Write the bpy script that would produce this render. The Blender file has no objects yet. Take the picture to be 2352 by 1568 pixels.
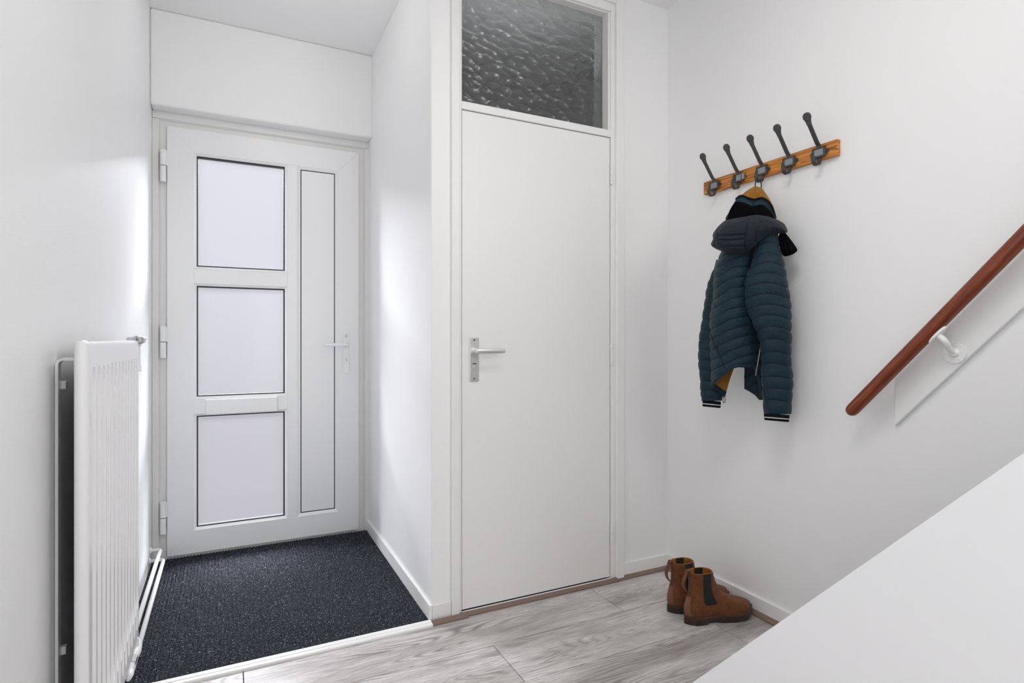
import bpy, bmesh, math, random
from mathutils import Vector, Matrix, noise as mnoise
random.seed(7)
SC = bpy.context.scene
COL = SC.collection
PI = math.pi
# ------------------------------------------------------------------ camera, sky, sun, area lights, exposure
# X runs along the closet wall, Y into the hall towards the front door, Z up; the camera stands over the origin.
F_PX, HORIZON, EYE = 1318.0, 778.0, 1.11
YAW = math.atan((1176 - 520) / F_PX)
cam = bpy.data.cameras.new('camera')
cam.sensor_width = 36.0
cam.lens = F_PX / 2352 * 36.0
cam.shift_y = -(784 - HORIZON) / 2352
cam.clip_start = 0.02
cam_ob = bpy.data.objects.new('camera', cam)
COL.objects.link(cam_ob)
cam_ob.location = (0, 0, EYE)
cam_ob.rotation_euler = (PI / 2, 0, -YAW)
SC.camera = cam_ob

world = bpy.data.worlds.new('sky')
SC.world = world
world.use_nodes = True
bg = world.node_tree.nodes['Background']
_t = world.node_tree
_tc = _t.nodes.new('ShaderNodeTexCoord'); _sx = _t.nodes.new('ShaderNodeSeparateXYZ'); _mr = _t.nodes.new('ShaderNodeMapRange'); _rp = _t.nodes.new('ShaderNodeValToRGB')
_mr.inputs['From Min'].default_value = -0.30; _mr.inputs['From Max'].default_value = 0.22; _mr.interpolation_type = 'SMOOTHSTEP'
_rp.color_ramp.elements[0].color = (0.70, 0.685, 0.72, 1); _rp.color_ramp.elements[1].color = (0.93, 0.935, 1.0, 1)
_t.links.new(_tc.outputs['Generated'], _sx.inputs[0]); _t.links.new(_sx.outputs['Z'], _mr.inputs['Value'])
_t.links.new(_mr.outputs['Result'], _rp.inputs['Fac']); _t.links.new(_rp.outputs['Color'], bg.inputs[0])
bg.inputs[1].default_value = 0.64

def light(name, kind, loc, rot, energy, color=(1, 1, 1), **kw):
    l = bpy.data.lights.new(name, kind)
    l.energy = energy
    l.color = color
    for k, v in kw.items():
        setattr(l, k, v)
    o = bpy.data.objects.new(name, l)
    o.location = loc
    o.rotation_euler = rot
    COL.objects.link(o)
    return o

def aim(o, d):
    o.rotation_euler = Vector(d).to_track_quat('-Z', 'Y').to_euler()

sky_patch = light('bright_sky_over_street', 'AREA', (0.1, 9.0, 6.4), (0, 0, 0), 8200.0, (0.97, 0.98, 1.0), shape='RECTANGLE', size=20.0, size_y=5.2)
aim(sky_patch, (0, -1.0, -0.1))
rear = light('rear_fill_light', 'AREA', (0.72, -1.66, 1.15), (0, 0, 0), 7.0, (0.99, 0.995, 1.0), shape='RECTANGLE', size=0.9, size_y=1.9)  # added fill behind the viewer, no opening there; brightens door and closet fronts
aim(rear, (0, 1, 0))
left_fill = light('left_fill_light', 'AREA', (-0.34, 0.0, 1.2), (0, 0, 0), 8.5, (0.985, 0.99, 1.0), shape='RECTANGLE', size=1.9, size_y=1.5)  # unseen fill from the left, added to throw coat and hook shadows rightward
aim(left_fill, (1, 0, 0))
overhead_fill = light('overhead_fill_light', 'AREA', (0.75, 0.85, 2.66), (0, 0, 0), 7.0, (1, 0.97, 0.93), shape='DISK', size=0.5)  # no ceiling lamp known: added overhead fill, mainly for the floor
aim(overhead_fill, (0, 0, -1))
stair_fill = light('stair_fill_light', 'AREA', (1.45, -0.9, 2.5), (0, 0, 0), 14.0, (1, 1, 1), shape='RECTANGLE', size=0.8, size_y=1.2)  # fill added high over the stairs to brighten left wall and front door
alcove_fill = light('alcove_fill_light', 'POINT', (0.22, 2.42, 2.5), (0, 0, 0), 1.7, (1, 0.985, 0.965), shadow_soft_size=0.15)  # added fill without a fixture, lifts the upper alcove walls and ceiling
aim(stair_fill, (-0.75, 1.0, -0.55))
SC.view_settings.view_transform = 'Standard'
SC.view_settings.look = 'None'
SC.view_settings.exposure = 0.24
SC.view_settings.gamma = 1.0
SC.view_settings.use_curve_mapping = False
SC.cycles.max_bounces = 14
SC.cycles.diffuse_bounces = 10
SC.cycles.sample_clamp_indirect = 4.0

# ------------------------------------------------------------------ helpers
def srgb(r, g, b):
    f = lambda c: (c / 255 / 12.92) if c / 255 <= 0.04045 else ((c / 255 + 0.055) / 1.055) ** 2.4
    return (f(r), f(g), f(b), 1.0)

class Mat:
    """one principled material with helpers for adding procedural nodes"""
    def __init__(self, name, color=(0.8, 0.8, 0.8, 1), rough=0.5, metal=0.0, spec=0.5):
        self.m = bpy.data.materials.new(name)
        self.m.use_nodes = True
        self.t = self.m.node_tree
        self.b = self.t.nodes['Principled BSDF']
        self.b.inputs['Base Color'].default_value = color
        self.b.inputs['Roughness'].default_value = rough
        self.b.inputs['Metallic'].default_value = metal
        self.b.inputs['Specular IOR Level'].default_value = spec
    def n(self, kind, **inp):
        nd = self.t.nodes.new(kind)
        for k, v in inp.items():
            if k in nd.inputs:
                nd.inputs[k].default_value = v
            else:
                setattr(nd, k, v)
        return nd
    def l(self, a, b):
        self.t.links.new(a, b)
    def coords(self, scale=(1, 1, 1), rot=(0, 0, 0)):
        tc = self.n('ShaderNodeTexCoord')
        mp = self.n('ShaderNodeMapping')
        mp.inputs['Scale'].default_value = scale
        mp.inputs['Rotation'].default_value = rot
        self.l(tc.outputs['Object'], mp.inputs['Vector'])
        return mp.outputs['Vector']
    def noise(self, vec, scale, detail=3.0, rough=0.5, dist=0.0):
        nd = self.n('ShaderNodeTexNoise')
        nd.inputs['Scale'].default_value = scale
        nd.inputs['Detail'].default_value = detail
        nd.inputs['Roughness'].default_value = rough
        nd.inputs['Distortion'].default_value = dist
        self.l(vec, nd.inputs['Vector'])
        return nd.outputs['Fac']
    def ramp(self, fac, stops):
        nd = self.n('ShaderNodeValToRGB')
        e = nd.color_ramp.elements
        while len(e) < len(stops):
            e.new(0.5)
        for el, (p, c) in zip(e, stops):
            el.position = p
            el.color = c
        self.l(fac, nd.inputs['Fac'])
        return nd.outputs['Color']
    def math(self, op, a, b=None):
        nd = self.n('ShaderNodeMath', operation=op)
        for i, v in enumerate((a, b)):
            if v is None: continue
            if isinstance(v, (int, float)): nd.inputs[i].default_value = v
            else: self.l(v, nd.inputs[i])
        return nd.outputs[0]
    def mix(self, fac, a, b, mode='MIX'):
        nd = self.n('ShaderNodeMix', data_type='RGBA', blend_type=mode)
        for i, v in ((0, fac), (6, a), (7, b)):
            if isinstance(v, (int, float)): nd.inputs[i].default_value = v
            elif isinstance(v, tuple): nd.inputs[i].default_value = v
            else: self.l(v, nd.inputs[i])
        return nd.outputs[2]
    def bump(self, height, strength=0.2, dist=0.01, normal=None):
        nd = self.n('ShaderNodeBump')
        nd.inputs['Strength'].default_value = strength
        nd.inputs['Distance'].default_value = dist
        self.l(height, nd.inputs['Height'])
        if normal is not None: self.l(normal, nd.inputs['Normal'])
        self.l(nd.outputs['Normal'], self.b.inputs['Normal'])
        return nd.outputs['Normal']
    def col(self, c):
        self.l(c, self.b.inputs['Base Color'])

def plaster(name, color, rough=0.55, scale=220, strength=0.12, streak=False):
    m = Mat(name, color, rough)
    v = m.coords()
    h = m.noise(v, scale, 2)
    big = m.noise(v, 6, 4, 0.6)
    if streak:
        sv = m.coords((3.0, 3.0, 1.8))
        st = m.noise(sv, 3.0, 2, 0.5, 0.2)
        hh = m.math('ADD', m.math('MULTIPLY', h, 0.5), m.math('ADD', m.math('MULTIPLY', st, 0.9), m.math('MULTIPLY', big, 1.0)))
        m.bump(hh, 0.16, 0.004)
        m.l(m.ramp(st, [(0.3, (0.34,) * 3 + (1,)), (0.75, (0.44,) * 3 + (1,))]), m.b.inputs['Roughness'])
    else:
        m.bump(m.math('ADD', m.math('MULTIPLY', h, 0.5), m.math('MULTIPLY', big, 0.6)), strength, 0.002)
    return m.m

M_WALL = plaster('wall_paint', (0.86, 0.86, 0.86, 1))
M_WALL_ROLLED = plaster('rolled_wall_paint', (0.86, 0.865, 0.87, 1), 0.4, 260, 0.2, True)
M_WALL_ROLLED.node_tree.nodes['Principled BSDF'].inputs['Specular IOR Level'].default_value = 0.35
M_CEIL = plaster('ceiling_paint', (0.87, 0.87, 0.87, 1), 0.7)
M_GLOSS = plaster('gloss_woodwork_paint', (0.84, 0.835, 0.82, 1), 0.32, 60, 0.06)
M_PVC = plaster('white_plastic', (0.83, 0.835, 0.84, 1), 0.3, 90, 0.02)
M_PVC_FRAME = plaster('cream_frame_plastic', (0.775, 0.768, 0.757, 1), 0.3, 90, 0.02)
M_PVC_BEAD = plaster('glazing_bead_plastic', (0.84, 0.845, 0.85, 1), 0.22, 90, 0.01)
M_RAD = Mat('radiator_enamel', (0.84, 0.84, 0.845, 1), 0.2).m
M_PIPE = plaster('pipe_enamel', (0.83, 0.83, 0.84, 1), 0.25, 60, 0.05)
M_BLACK = plaster('black_rubber', (0.012, 0.013, 0.016, 1), 0.5)
M_ALU = plaster('satin_aluminium', (0.74, 0.74, 0.73, 1), 0.32, 400, 0.03)
M_ALU.node_tree.nodes['Principled BSDF'].inputs['Metallic'].default_value = 0.75
M_CHROME = plaster('chrome', (0.62, 0.62, 0.63, 1), 0.18, 80, 0.02)
M_CHROME.node_tree.nodes['Principled BSDF'].inputs['Metallic'].default_value = 1.0
M_DARK = plaster('dark_recess', (0.03, 0.03, 0.03, 1), 0.8)
M_IRON = plaster('dark_grey_iron', srgb(66, 66, 68), 0.55, 300, 0.15)
M_CARD = plaster('grey_card', srgb(140, 142, 143), 0.6)
M_PUTTY = plaster('old_paint_edge', srgb(160, 160, 148), 0.6, 90, 0.3)
M_BATTEN = plaster('brown_batten', srgb(126, 106, 96), 0.5)
M_LANE = plaster('paving_outside', (0.06, 0.06, 0.06, 1), 0.8, 30, 0.4)
M_STEP = plaster('stair_carpet', (0.25, 0.25, 0.26, 1), 0.9, 300, 0.4)

def finish(me, mat, smooth):
    if isinstance(mat, (list, tuple)):
        for x in mat: me.materials.append(x)
    elif mat: me.materials.append(mat)
    if smooth:
        me.polygons.foreach_set('use_smooth', [True] * len(me.polygons))
    me.update()

def obj(name, bm, mat, parent=None, bevel=0.0, smooth=False, seg=2, subsurf=0, angle=None):
    me = bpy.data.meshes.new(name)
    bmesh.ops.recalc_face_normals(bm, faces=bm.faces[:])
    bm.to_mesh(me)
    bm.free()
    finish(me, mat, smooth)
    o = bpy.data.objects.new(name, me)
    COL.objects.link(o)
    if bevel:
        md = o.modifiers.new('bevel', 'BEVEL')
        md.width = bevel; md.segments = seg; md.limit_method = 'ANGLE'; md.angle_limit = math.radians(40)
        md.harden_normals = False
    if subsurf:
        md = o.modifiers.new('subsurf', 'SUBSURF')
        md.levels = subsurf; md.render_levels = subsurf
    if angle:
        try:
            me.set_sharp_from_angle(angle=math.radians(angle))
        except Exception:
            pass
    if parent is not None:
        o.parent = parent
        base = parent.get('_base')
        o.matrix_parent_inverse = Matrix.Translation(-Vector(base)) if base is not None else Matrix.Identity(4)
        o['_base'] = (0.0, 0.0, 0.0)
    return o

def thing(name, loc, label, cat, group=None, kind=None):
    o = bpy.data.objects.new(name, None)
    o.empty_display_size = 0.05
    o.location = loc
    COL.objects.link(o)
    o['_base'] = tuple(loc)
    return tag(o, label, cat, group, kind)

def tag(o, label=None, cat=None, group=None, kind=None):
    if label: o['label'] = label
    if cat: o['category'] = cat
    if group: o['group'] = group
    if kind: o['kind'] = kind
    return o

def box(bm, x0, x1, y0, y1, z0, z1):
    vs = [bm.verts.new(p) for p in ((x0, y0, z0), (x1, y0, z0), (x1, y1, z0), (x0, y1, z0), (x0, y0, z1), (x1, y0, z1), (x1, y1, z1), (x0, y1, z1))]
    for f in ((0, 3, 2, 1), (4, 5, 6, 7), (0, 1, 5, 4), (1, 2, 6, 5), (2, 3, 7, 6), (3, 0, 4, 7)):
        bm.faces.new([vs[i] for i in f])

def boxes(*bs):
    bm = bmesh.new()
    for b in bs: box(bm, *b)
    return bm

def prism(bm, pts, axis, a0, a1):
    """extrude a closed outline (2-D) along an axis"""
    def mk(p, a):
        if axis == 'x': return (a, p[0], p[1])
        if axis == 'y': return (p[0], a, p[1])
        return (p[0], p[1], a)
    A = [bm.verts.new(mk(p, a0)) for p in pts]
    B = [bm.verts.new(mk(p, a1)) for p in pts]
    n = len(pts)
    bm.faces.new(A); bm.faces.new(B[::-1])
    for i in range(n):
        bm.faces.new((A[i], B[i], B[(i + 1) % n], A[(i + 1) % n]))

def loft(bm, rings, closed=True, cap0=True, cap1=True, mat=0):
    vr = [[bm.verts.new(p) for p in r] for r in rings]
    fs = []
    n = len(rings[0])
    for a, b in zip(vr, vr[1:]):
        for i in range(n if closed else n - 1):
            fs.append(bm.faces.new((a[i], a[(i + 1) % n], b[(i + 1) % n], b[i])))
    if closed and cap0: fs.append(bm.faces.new(vr[0][::-1]))
    if closed and cap1: fs.append(bm.faces.new(vr[-1]))
    for f in fs: f.material_index = mat
    return vr

def fillet(pts, r, n=6):
    out = [Vector(pts[0])]
    for a, b, c in zip(pts, pts[1:], pts[2:]):
        a, b, c = Vector(a), Vector(b), Vector(c)
        u, v = (a - b).normalized(), (c - b).normalized()
        rr = min(r, (a - b).length * 0.49, (c - b).length * 0.49)
        p, q = b + u * rr, b + v * rr
        for k in range(n + 1):
            t = k / n
            out.append(p * (1 - t) ** 2 + b * 2 * t * (1 - t) + q * t * t)
    out.append(Vector(pts[-1]))
    return out

def frames(pts):
    pts = [Vector(p) for p in pts]
    T = [(pts[min(i + 1, len(pts) - 1)] - pts[max(i - 1, 0)]).normalized() for i in range(len(pts))]
    up = Vector((0, 0, 1)) if abs(T[0].z) < 0.9 else Vector((1, 0, 0))
    N = (up - T[0] * up.dot(T[0])).normalized()
    out = []
    for t in T:
        N = (N - t * N.dot(t)).normalized()
        out.append((t, N, t.cross(N)))
    return pts, out

def tube(bm, pts, r, seg=12, cap=True, closed=False):
    pts, fr = frames(pts)
    rad = r if callable(r) else (lambda i: r)
    rings = [[p + (N * math.cos(2 * PI * k / seg) + B * math.sin(2 * PI * k / seg)) * rad(i) for k in range(seg)] for i, (p, (t, N, B)) in enumerate(zip(pts, fr))]
    if closed: rings.append(rings[0])
    loft(bm, rings, True, cap and not closed, cap and not closed)

def strap(bm, pts, wdir, width, thick):
    """flat bar following a path; wdir is the direction of its width (may be a list per point)"""
    pts = [Vector(p) for p in pts]
    rings = []
    for i, p in enumerate(pts):
        t = (pts[min(i + 1, len(pts) - 1)] - pts[max(i - 1, 0)]).normalized()
        w = Vector(wdir).normalized()
        n = t.cross(w).normalized()
        wi = width(i / (len(pts) - 1)) if callable(width) else width
        rings.append([p + w * wi / 2 + n * thick / 2, p - w * wi / 2 + n * thick / 2, p - w * wi / 2 - n * thick / 2, p + w * wi / 2 - n * thick / 2])
    loft(bm, rings)

def disc(bm, c, axis, r, depth, seg=24, r2=None):
    c, axis = Vector(c), Vector(axis).normalized()
    up = Vector((0, 0, 1)) if abs(axis.z) < 0.9 else Vector((1, 0, 0))
    a = axis.cross(up).normalized(); b = axis.cross(a)
    ring = lambda o, rr: [c + axis * o + (a * math.cos(2 * PI * k / seg) + b * math.sin(2 * PI * k / seg)) * rr for k in range(seg)]
    loft(bm, [ring(0, r), ring(depth, r if r2 is None else r2)])

def catmull(xs, ys):
    def f(x):
        if x <= xs[0]: return ys[0]
        if x >= xs[-1]: return ys[-1]
        i = max(k for k in range(len(xs) - 1) if xs[k] <= x)
        t = (x - xs[i]) / (xs[i + 1] - xs[i])
        m = lambda k: 0 if k in (0, len(xs) - 1) else (ys[k + 1] - ys[k - 1]) / (xs[k + 1] - xs[k - 1])
        m0 = m(i) if i > 0 else (ys[1] - ys[0]) / (xs[1] - xs[0])
        m1 = m(i + 1) if i + 1 < len(xs) - 1 else (ys[-1] - ys[-2]) / (xs[-1] - xs[-2])
        d = xs[i + 1] - xs[i]
        return (2 * t**3 - 3 * t**2 + 1) * ys[i] + (t**3 - 2 * t**2 + t) * d * m0 + (-2 * t**3 + 3 * t**2) * ys[i + 1] + (t**3 - t**2) * d * m1
    return f

def struct(name, bm, mat, label=None, bevel=0.0, seg=2):
    o = obj(name, bm, mat, None, bevel, seg=seg)
    tag(o, label, None, None, 'structure')
    return o

# ------------------------------------------------------------------ the room shell
XL, XR, YC, YD, ZC = -0.33, 1.92, 2.16, 3.35, 2.708
struct('wall_left', boxes((-0.47, XL, 1.02, 3.55, 0, ZC), (-0.47, XL, -1.7, -1.15, 0, ZC), (-0.47, XL, -1.15, 1.02, 0, 0.72), (-0.47, XL, -1.15, 1.02, 2.3, ZC)), M_WALL_ROLLED, 'white rolled plaster wall behind the radiator')
bm = boxes((XL, 0.74, 3.25, 3.55, 2.243, ZC))
struct('wall_front', bm, M_WALL, 'white wall strip above the front door', 0.012, 3)
bm = bmesh.new(); prism(bm, [(0.721, YC), (0.803, YC), (0.803, 3.55), (0.738, 3.55), (0.736, YD)], 'z', 0, ZC)
struct('wall_alcove', bm, M_WALL, 'white side wall of the entrance alcove right of the front door', 0.006)
struct('wall_closet', boxes((1.643, XR, YC, 2.3, 0, ZC), (0.803, 1.643, YC, 2.3, 2.68, ZC)), M_WALL, 'white wall right of the flush closet door')
struct('wall_right', boxes((XR, 2.06, -1.7, 2.3, 0, ZC)), M_WALL, 'long white wall carrying the coat rack and handrail')
struct('wall_rear', boxes((-0.47, 2.06, -1.85, -1.7, 0, ZC)), M_WALL, 'white wall behind the viewer')
struct('ceiling', boxes((-0.47, 2.06, -1.85, 3.55, ZC, ZC + 0.1)), M_CEIL, 'white painted ceiling')
# closet interior behind the pebbled glass
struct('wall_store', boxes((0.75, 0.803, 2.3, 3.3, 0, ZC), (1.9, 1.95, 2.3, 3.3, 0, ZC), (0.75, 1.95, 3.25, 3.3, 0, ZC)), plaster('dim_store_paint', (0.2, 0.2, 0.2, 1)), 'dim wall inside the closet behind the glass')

# laminate floor: boards of 0.245 m laid along X, gaps real, one random tone per board
def floor_material():
    m = Mat('grey_oak_laminate', rough=0.30, spec=0.5)
    at = m.n('ShaderNodeAttribute', attribute_name='board')
    tc = m.n('ShaderNodeTexCoord')
    add = m.n('ShaderNodeVectorMath', operation='ADD')
    m.l(tc.outputs['Object'], add.inputs[0]); m.l(at.outputs['Vector'], add.inputs[1])
    def mp(s):
        k = m.n('ShaderNodeMapping'); k.inputs['Scale'].default_value = s
        m.l(add.outputs[0], k.inputs['Vector']); return k.outputs['Vector']
    cloud = m.noise(mp((1.1, 5.5, 1)), 1.6, 5, 0.6, 0.5)
    # cathedral figure: contour lines of a stretched smooth field
    field = m.noise(mp((0.75, 5.0, 1)), 1.5, 1.5, 0.45, 0.3)
    rings = m.math('SINE', m.math('MULTIPLY', field, 190))
    rings = m.math('MULTIPLY', m.math('ADD', rings, 1), 0.5)
    rings = m.math('POWER', rings, 2.2)
    mask = m.ramp(m.noise(mp((1.0, 4.0, 1)), 2.2, 2), [(0.42, (0, 0, 0, 1)), (0.62, (1, 1, 1, 1))])
    fine = m.noise(mp((7, 150, 1)), 3.0, 4, 0.7)
    pores = m.ramp(m.noise(mp((7, 330, 1)), 2.0, 2, 0.6), [(0.34, (0, 0, 0, 1)), (0.5, (1, 1, 1, 1))])
    base = m.ramp(cloud, [(0.25, srgb(138, 131, 127)), (0.42, srgb(192, 187, 183)), (0.58, srgb(222, 218, 216)), (0.8, srgb(232, 230, 228))])
    c = m.mix(m.math('MULTIPLY', m.math('MULTIPLY', rings, mask), 0.8), base, srgb(116, 108, 104))
    c = m.mix(m.ramp(fine, [(0.4, (0, 0, 0, 1)), (0.75, (0.6, 0.6, 0.6, 1))]), c, srgb(134, 127, 124))
    c = m.mix(m.math('MULTIPLY', m.math('SUBTRACT', 1.0, pores), 0.7), c, srgb(120, 113, 110))
    m.col(c)
    m.bump(m.math('ADD', m.math('MULTIPLY', pores, 0.6), m.math('MULTIPLY', fine, 0.5)), 0.12, 0.001)
    return m.m

def make_floor():
    bm = bmesh.new()
    lay = bm.verts.layers.float_vector.new('board')
    rows = [(1.891, 2.145, [0.05, 1.45]), (1.646, 1.891, [-0.55, 0.866]), (1.401, 1.646, [0.3, 1.70]), (1.156, 1.401, [-0.1, 1.3]), (0.911, 1.156, [0.55]), (0.666, 0.911, [0.95]), (0.421, 0.666, [0.2, 1.6])]
    y = 0.421; k = 0
    while y > -1.7:
        k += 1
        rows.append((max(-1.7, y - 0.245), y, [0.3 + 0.37 * (k % 4)])); y -= 0.245
    for (y0, y1, js) in rows:
        xs = [-0.47] + [j for j in js if -0.4 < j < XR] + [XR]
        for x0, x1 in zip(xs, xs[1:]):
            off = (random.uniform(-9, 9), random.uniform(-9, 9), random.uniform(-5, 5))
            n0 = len(bm.verts)
            box(bm, x0 + 0.0013, x1 - 0.0013, y0 + 0.0013, y1 - 0.0013, -0.008, 0)
            bm.verts.ensure_lookup_table()
            for v in bm.verts[n0:]: v[lay] = off
    n0 = len(bm.verts)
    nf = len(bm.faces)
    box(bm, -0.47, 2.06, -1.85, 3.6, -0.1, -0.0085)
    bm.faces.ensure_lookup_table()
    for f in bm.faces[nf:]: f.material_index = 1
    o = obj('floor', bm, [floor_material(), M_DARK], None, 0.0006, seg=1)
    tag(o, 'grey oak laminate floor of wide boards', None, None, 'structure')
make_floor()

# ------------------------------------------------------------------ skirtings, thresholds, battens
bm = bmesh.new(); prism(bm, [(0.710, 2.149), (0.722, 2.149), (0.7355, 3.345), (0.7235, 3.345)], 'z', 0.0, 0.068)
struct('baseboard_alcove', bm, M_GLOSS, 'white skirting board along the alcove wall beside the doormat', 0.002)
struct('baseboard_closet', boxes((0.7225, 0.800, 2.149, YC, 0.0, 0.067), (1.646, 1.909, 2.149, YC, 0.0, 0.070)), M_GLOSS, 'white skirting pieces either side of the closet door', 0.002)
struct('baseboard_right', boxes((1.909, XR, -1.7, YC, 0.0, 0.072)), M_GLOSS, 'white skirting board along the coat rack wall', 0.002)
bm = bmesh.new()
prof = [(2.116, 0), (2.116, 0.006), (2.119, 0.009), (2.130, 0.0105), (2.1315, 0.0085), (2.134, 0.0085), (2.1355, 0.0115), (2.150, 0.0125), (2.156, 0.011), (2.160, 0.008), (2.160, 0)]
prism(bm, prof, 'x', XL, 0.7135)
struct('trim_1', bm, M_GLOSS, 'white ridged threshold strip between doormat and laminate')
def batten(name, pts, lab):
    bm = bmesh.new()
    for (x0, x1, y0, y1, ax, side) in pts:
        if ax == 'x':
            prism(bm, [(y1, 0), (y0, 0), (y0, 0.006), (y0 + 0.003, 0.0085), (y1 - 0.003, 0.016), (y1, 0.0165)], 'x', x0, x1)
        else:
            prism(bm, [(x1, 0), (x0, 0), (x0, 0.006), (x0 + 0.003, 0.0085), (x1 - 0.003, 0.019), (x1, 0.0195)], 'y', y0, y1)
    struct(name, bm, M_BATTEN, lab)
batten('trim_2', [(0.835, 1.606, 2.130, 2.1445, 'x', 0)], 'brown edging strip below the closet door')
batten('trim_3', [(0.714, 0.862, 2.119, 2.1365, 'x', 0)], 'short brown edging strip at the alcove corner')
batten('trim_4', [(1.588, 1.909, 2.134, 2.149, 'x', 0)], 'brown edging strip in the corner left of the boots')
batten('trim_5', [(1.894, 1.909, 0.6, 2.134, 'y', 0)], 'brown edging strip along the coat rack wall')
struct('trim_6', boxes((0.848, 1.579, 2.146, 2.158, 0.0, 0.0155)), M_GLOSS, 'white sill below the closet door', 0.002)

# ------------------------------------------------------------------ front door (door_1)
def rect_ring(bm, x0, x1, z0, z1, w, y0, y1, wi=None):
    """four mitred bars round an opening; outer rectangle at depth y0, inner at y1"""
    O = [(x0, z0), (x1, z0), (x1, z1), (x0, z1)]
    I = [(x0 + w, z0 + w), (x1 - w, z0 + w), (x1 - w, z1 - w), (x0 + w, z1 - w)]
    B = y0 + 0.03
    o = [bm.verts.new((p[0], y0, p[1])) for p in O]; i = [bm.verts.new((p[0], y1, p[1])) for p in I]
    ob = [bm.verts.new((p[0], B, p[1])) for p in O]; ib = [bm.verts.new((p[0], B, p[1])) for p in I]
    for k in range(4):
        j = (k + 1) % 4
        bm.faces.new((o[k], o[j], i[j], i[k])); bm.faces.new((o[k], ob[k], ob[j], o[j]))
        bm.faces.new((i[k], i[j], ib[j], ib[k])); bm.faces.new((ob[k], ib[k], ib[j], ob[j]))

def pane_material():
    m = Mat('frosted_door_glass', (0.93, 0.93, 0.95, 1), 0.25)
    t = m.t
    tr = m.n('ShaderNodeBsdfTranslucent'); tr.inputs['Color'].default_value = (0.93, 0.93, 0.955, 1)
    tp = m.n('ShaderNodeBsdfTransparent'); tp.inputs['Color'].default_value = (0.93, 0.93, 0.95, 1)
    gl = m.n('ShaderNodeBsdfGlossy'); gl.inputs['Roughness'].default_value = 0.12
    mx = m.n('ShaderNodeMixShader'); mx.inputs[0].default_value = 0.985
    m.l(tr.outputs[0], mx.inputs[1]); m.l(tp.outputs[0], mx.inputs[2])
    mx2 = m.n('ShaderNodeMixShader'); mx2.inputs[0].default_value = 0.015
    m.l(mx.outputs[0], mx2.inputs[1]); m.l(gl.outputs[0], mx2.inputs[2])
    m.l(mx2.outputs[0], t.nodes['Material Output'].inputs['Surface'])
    return m.m

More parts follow.
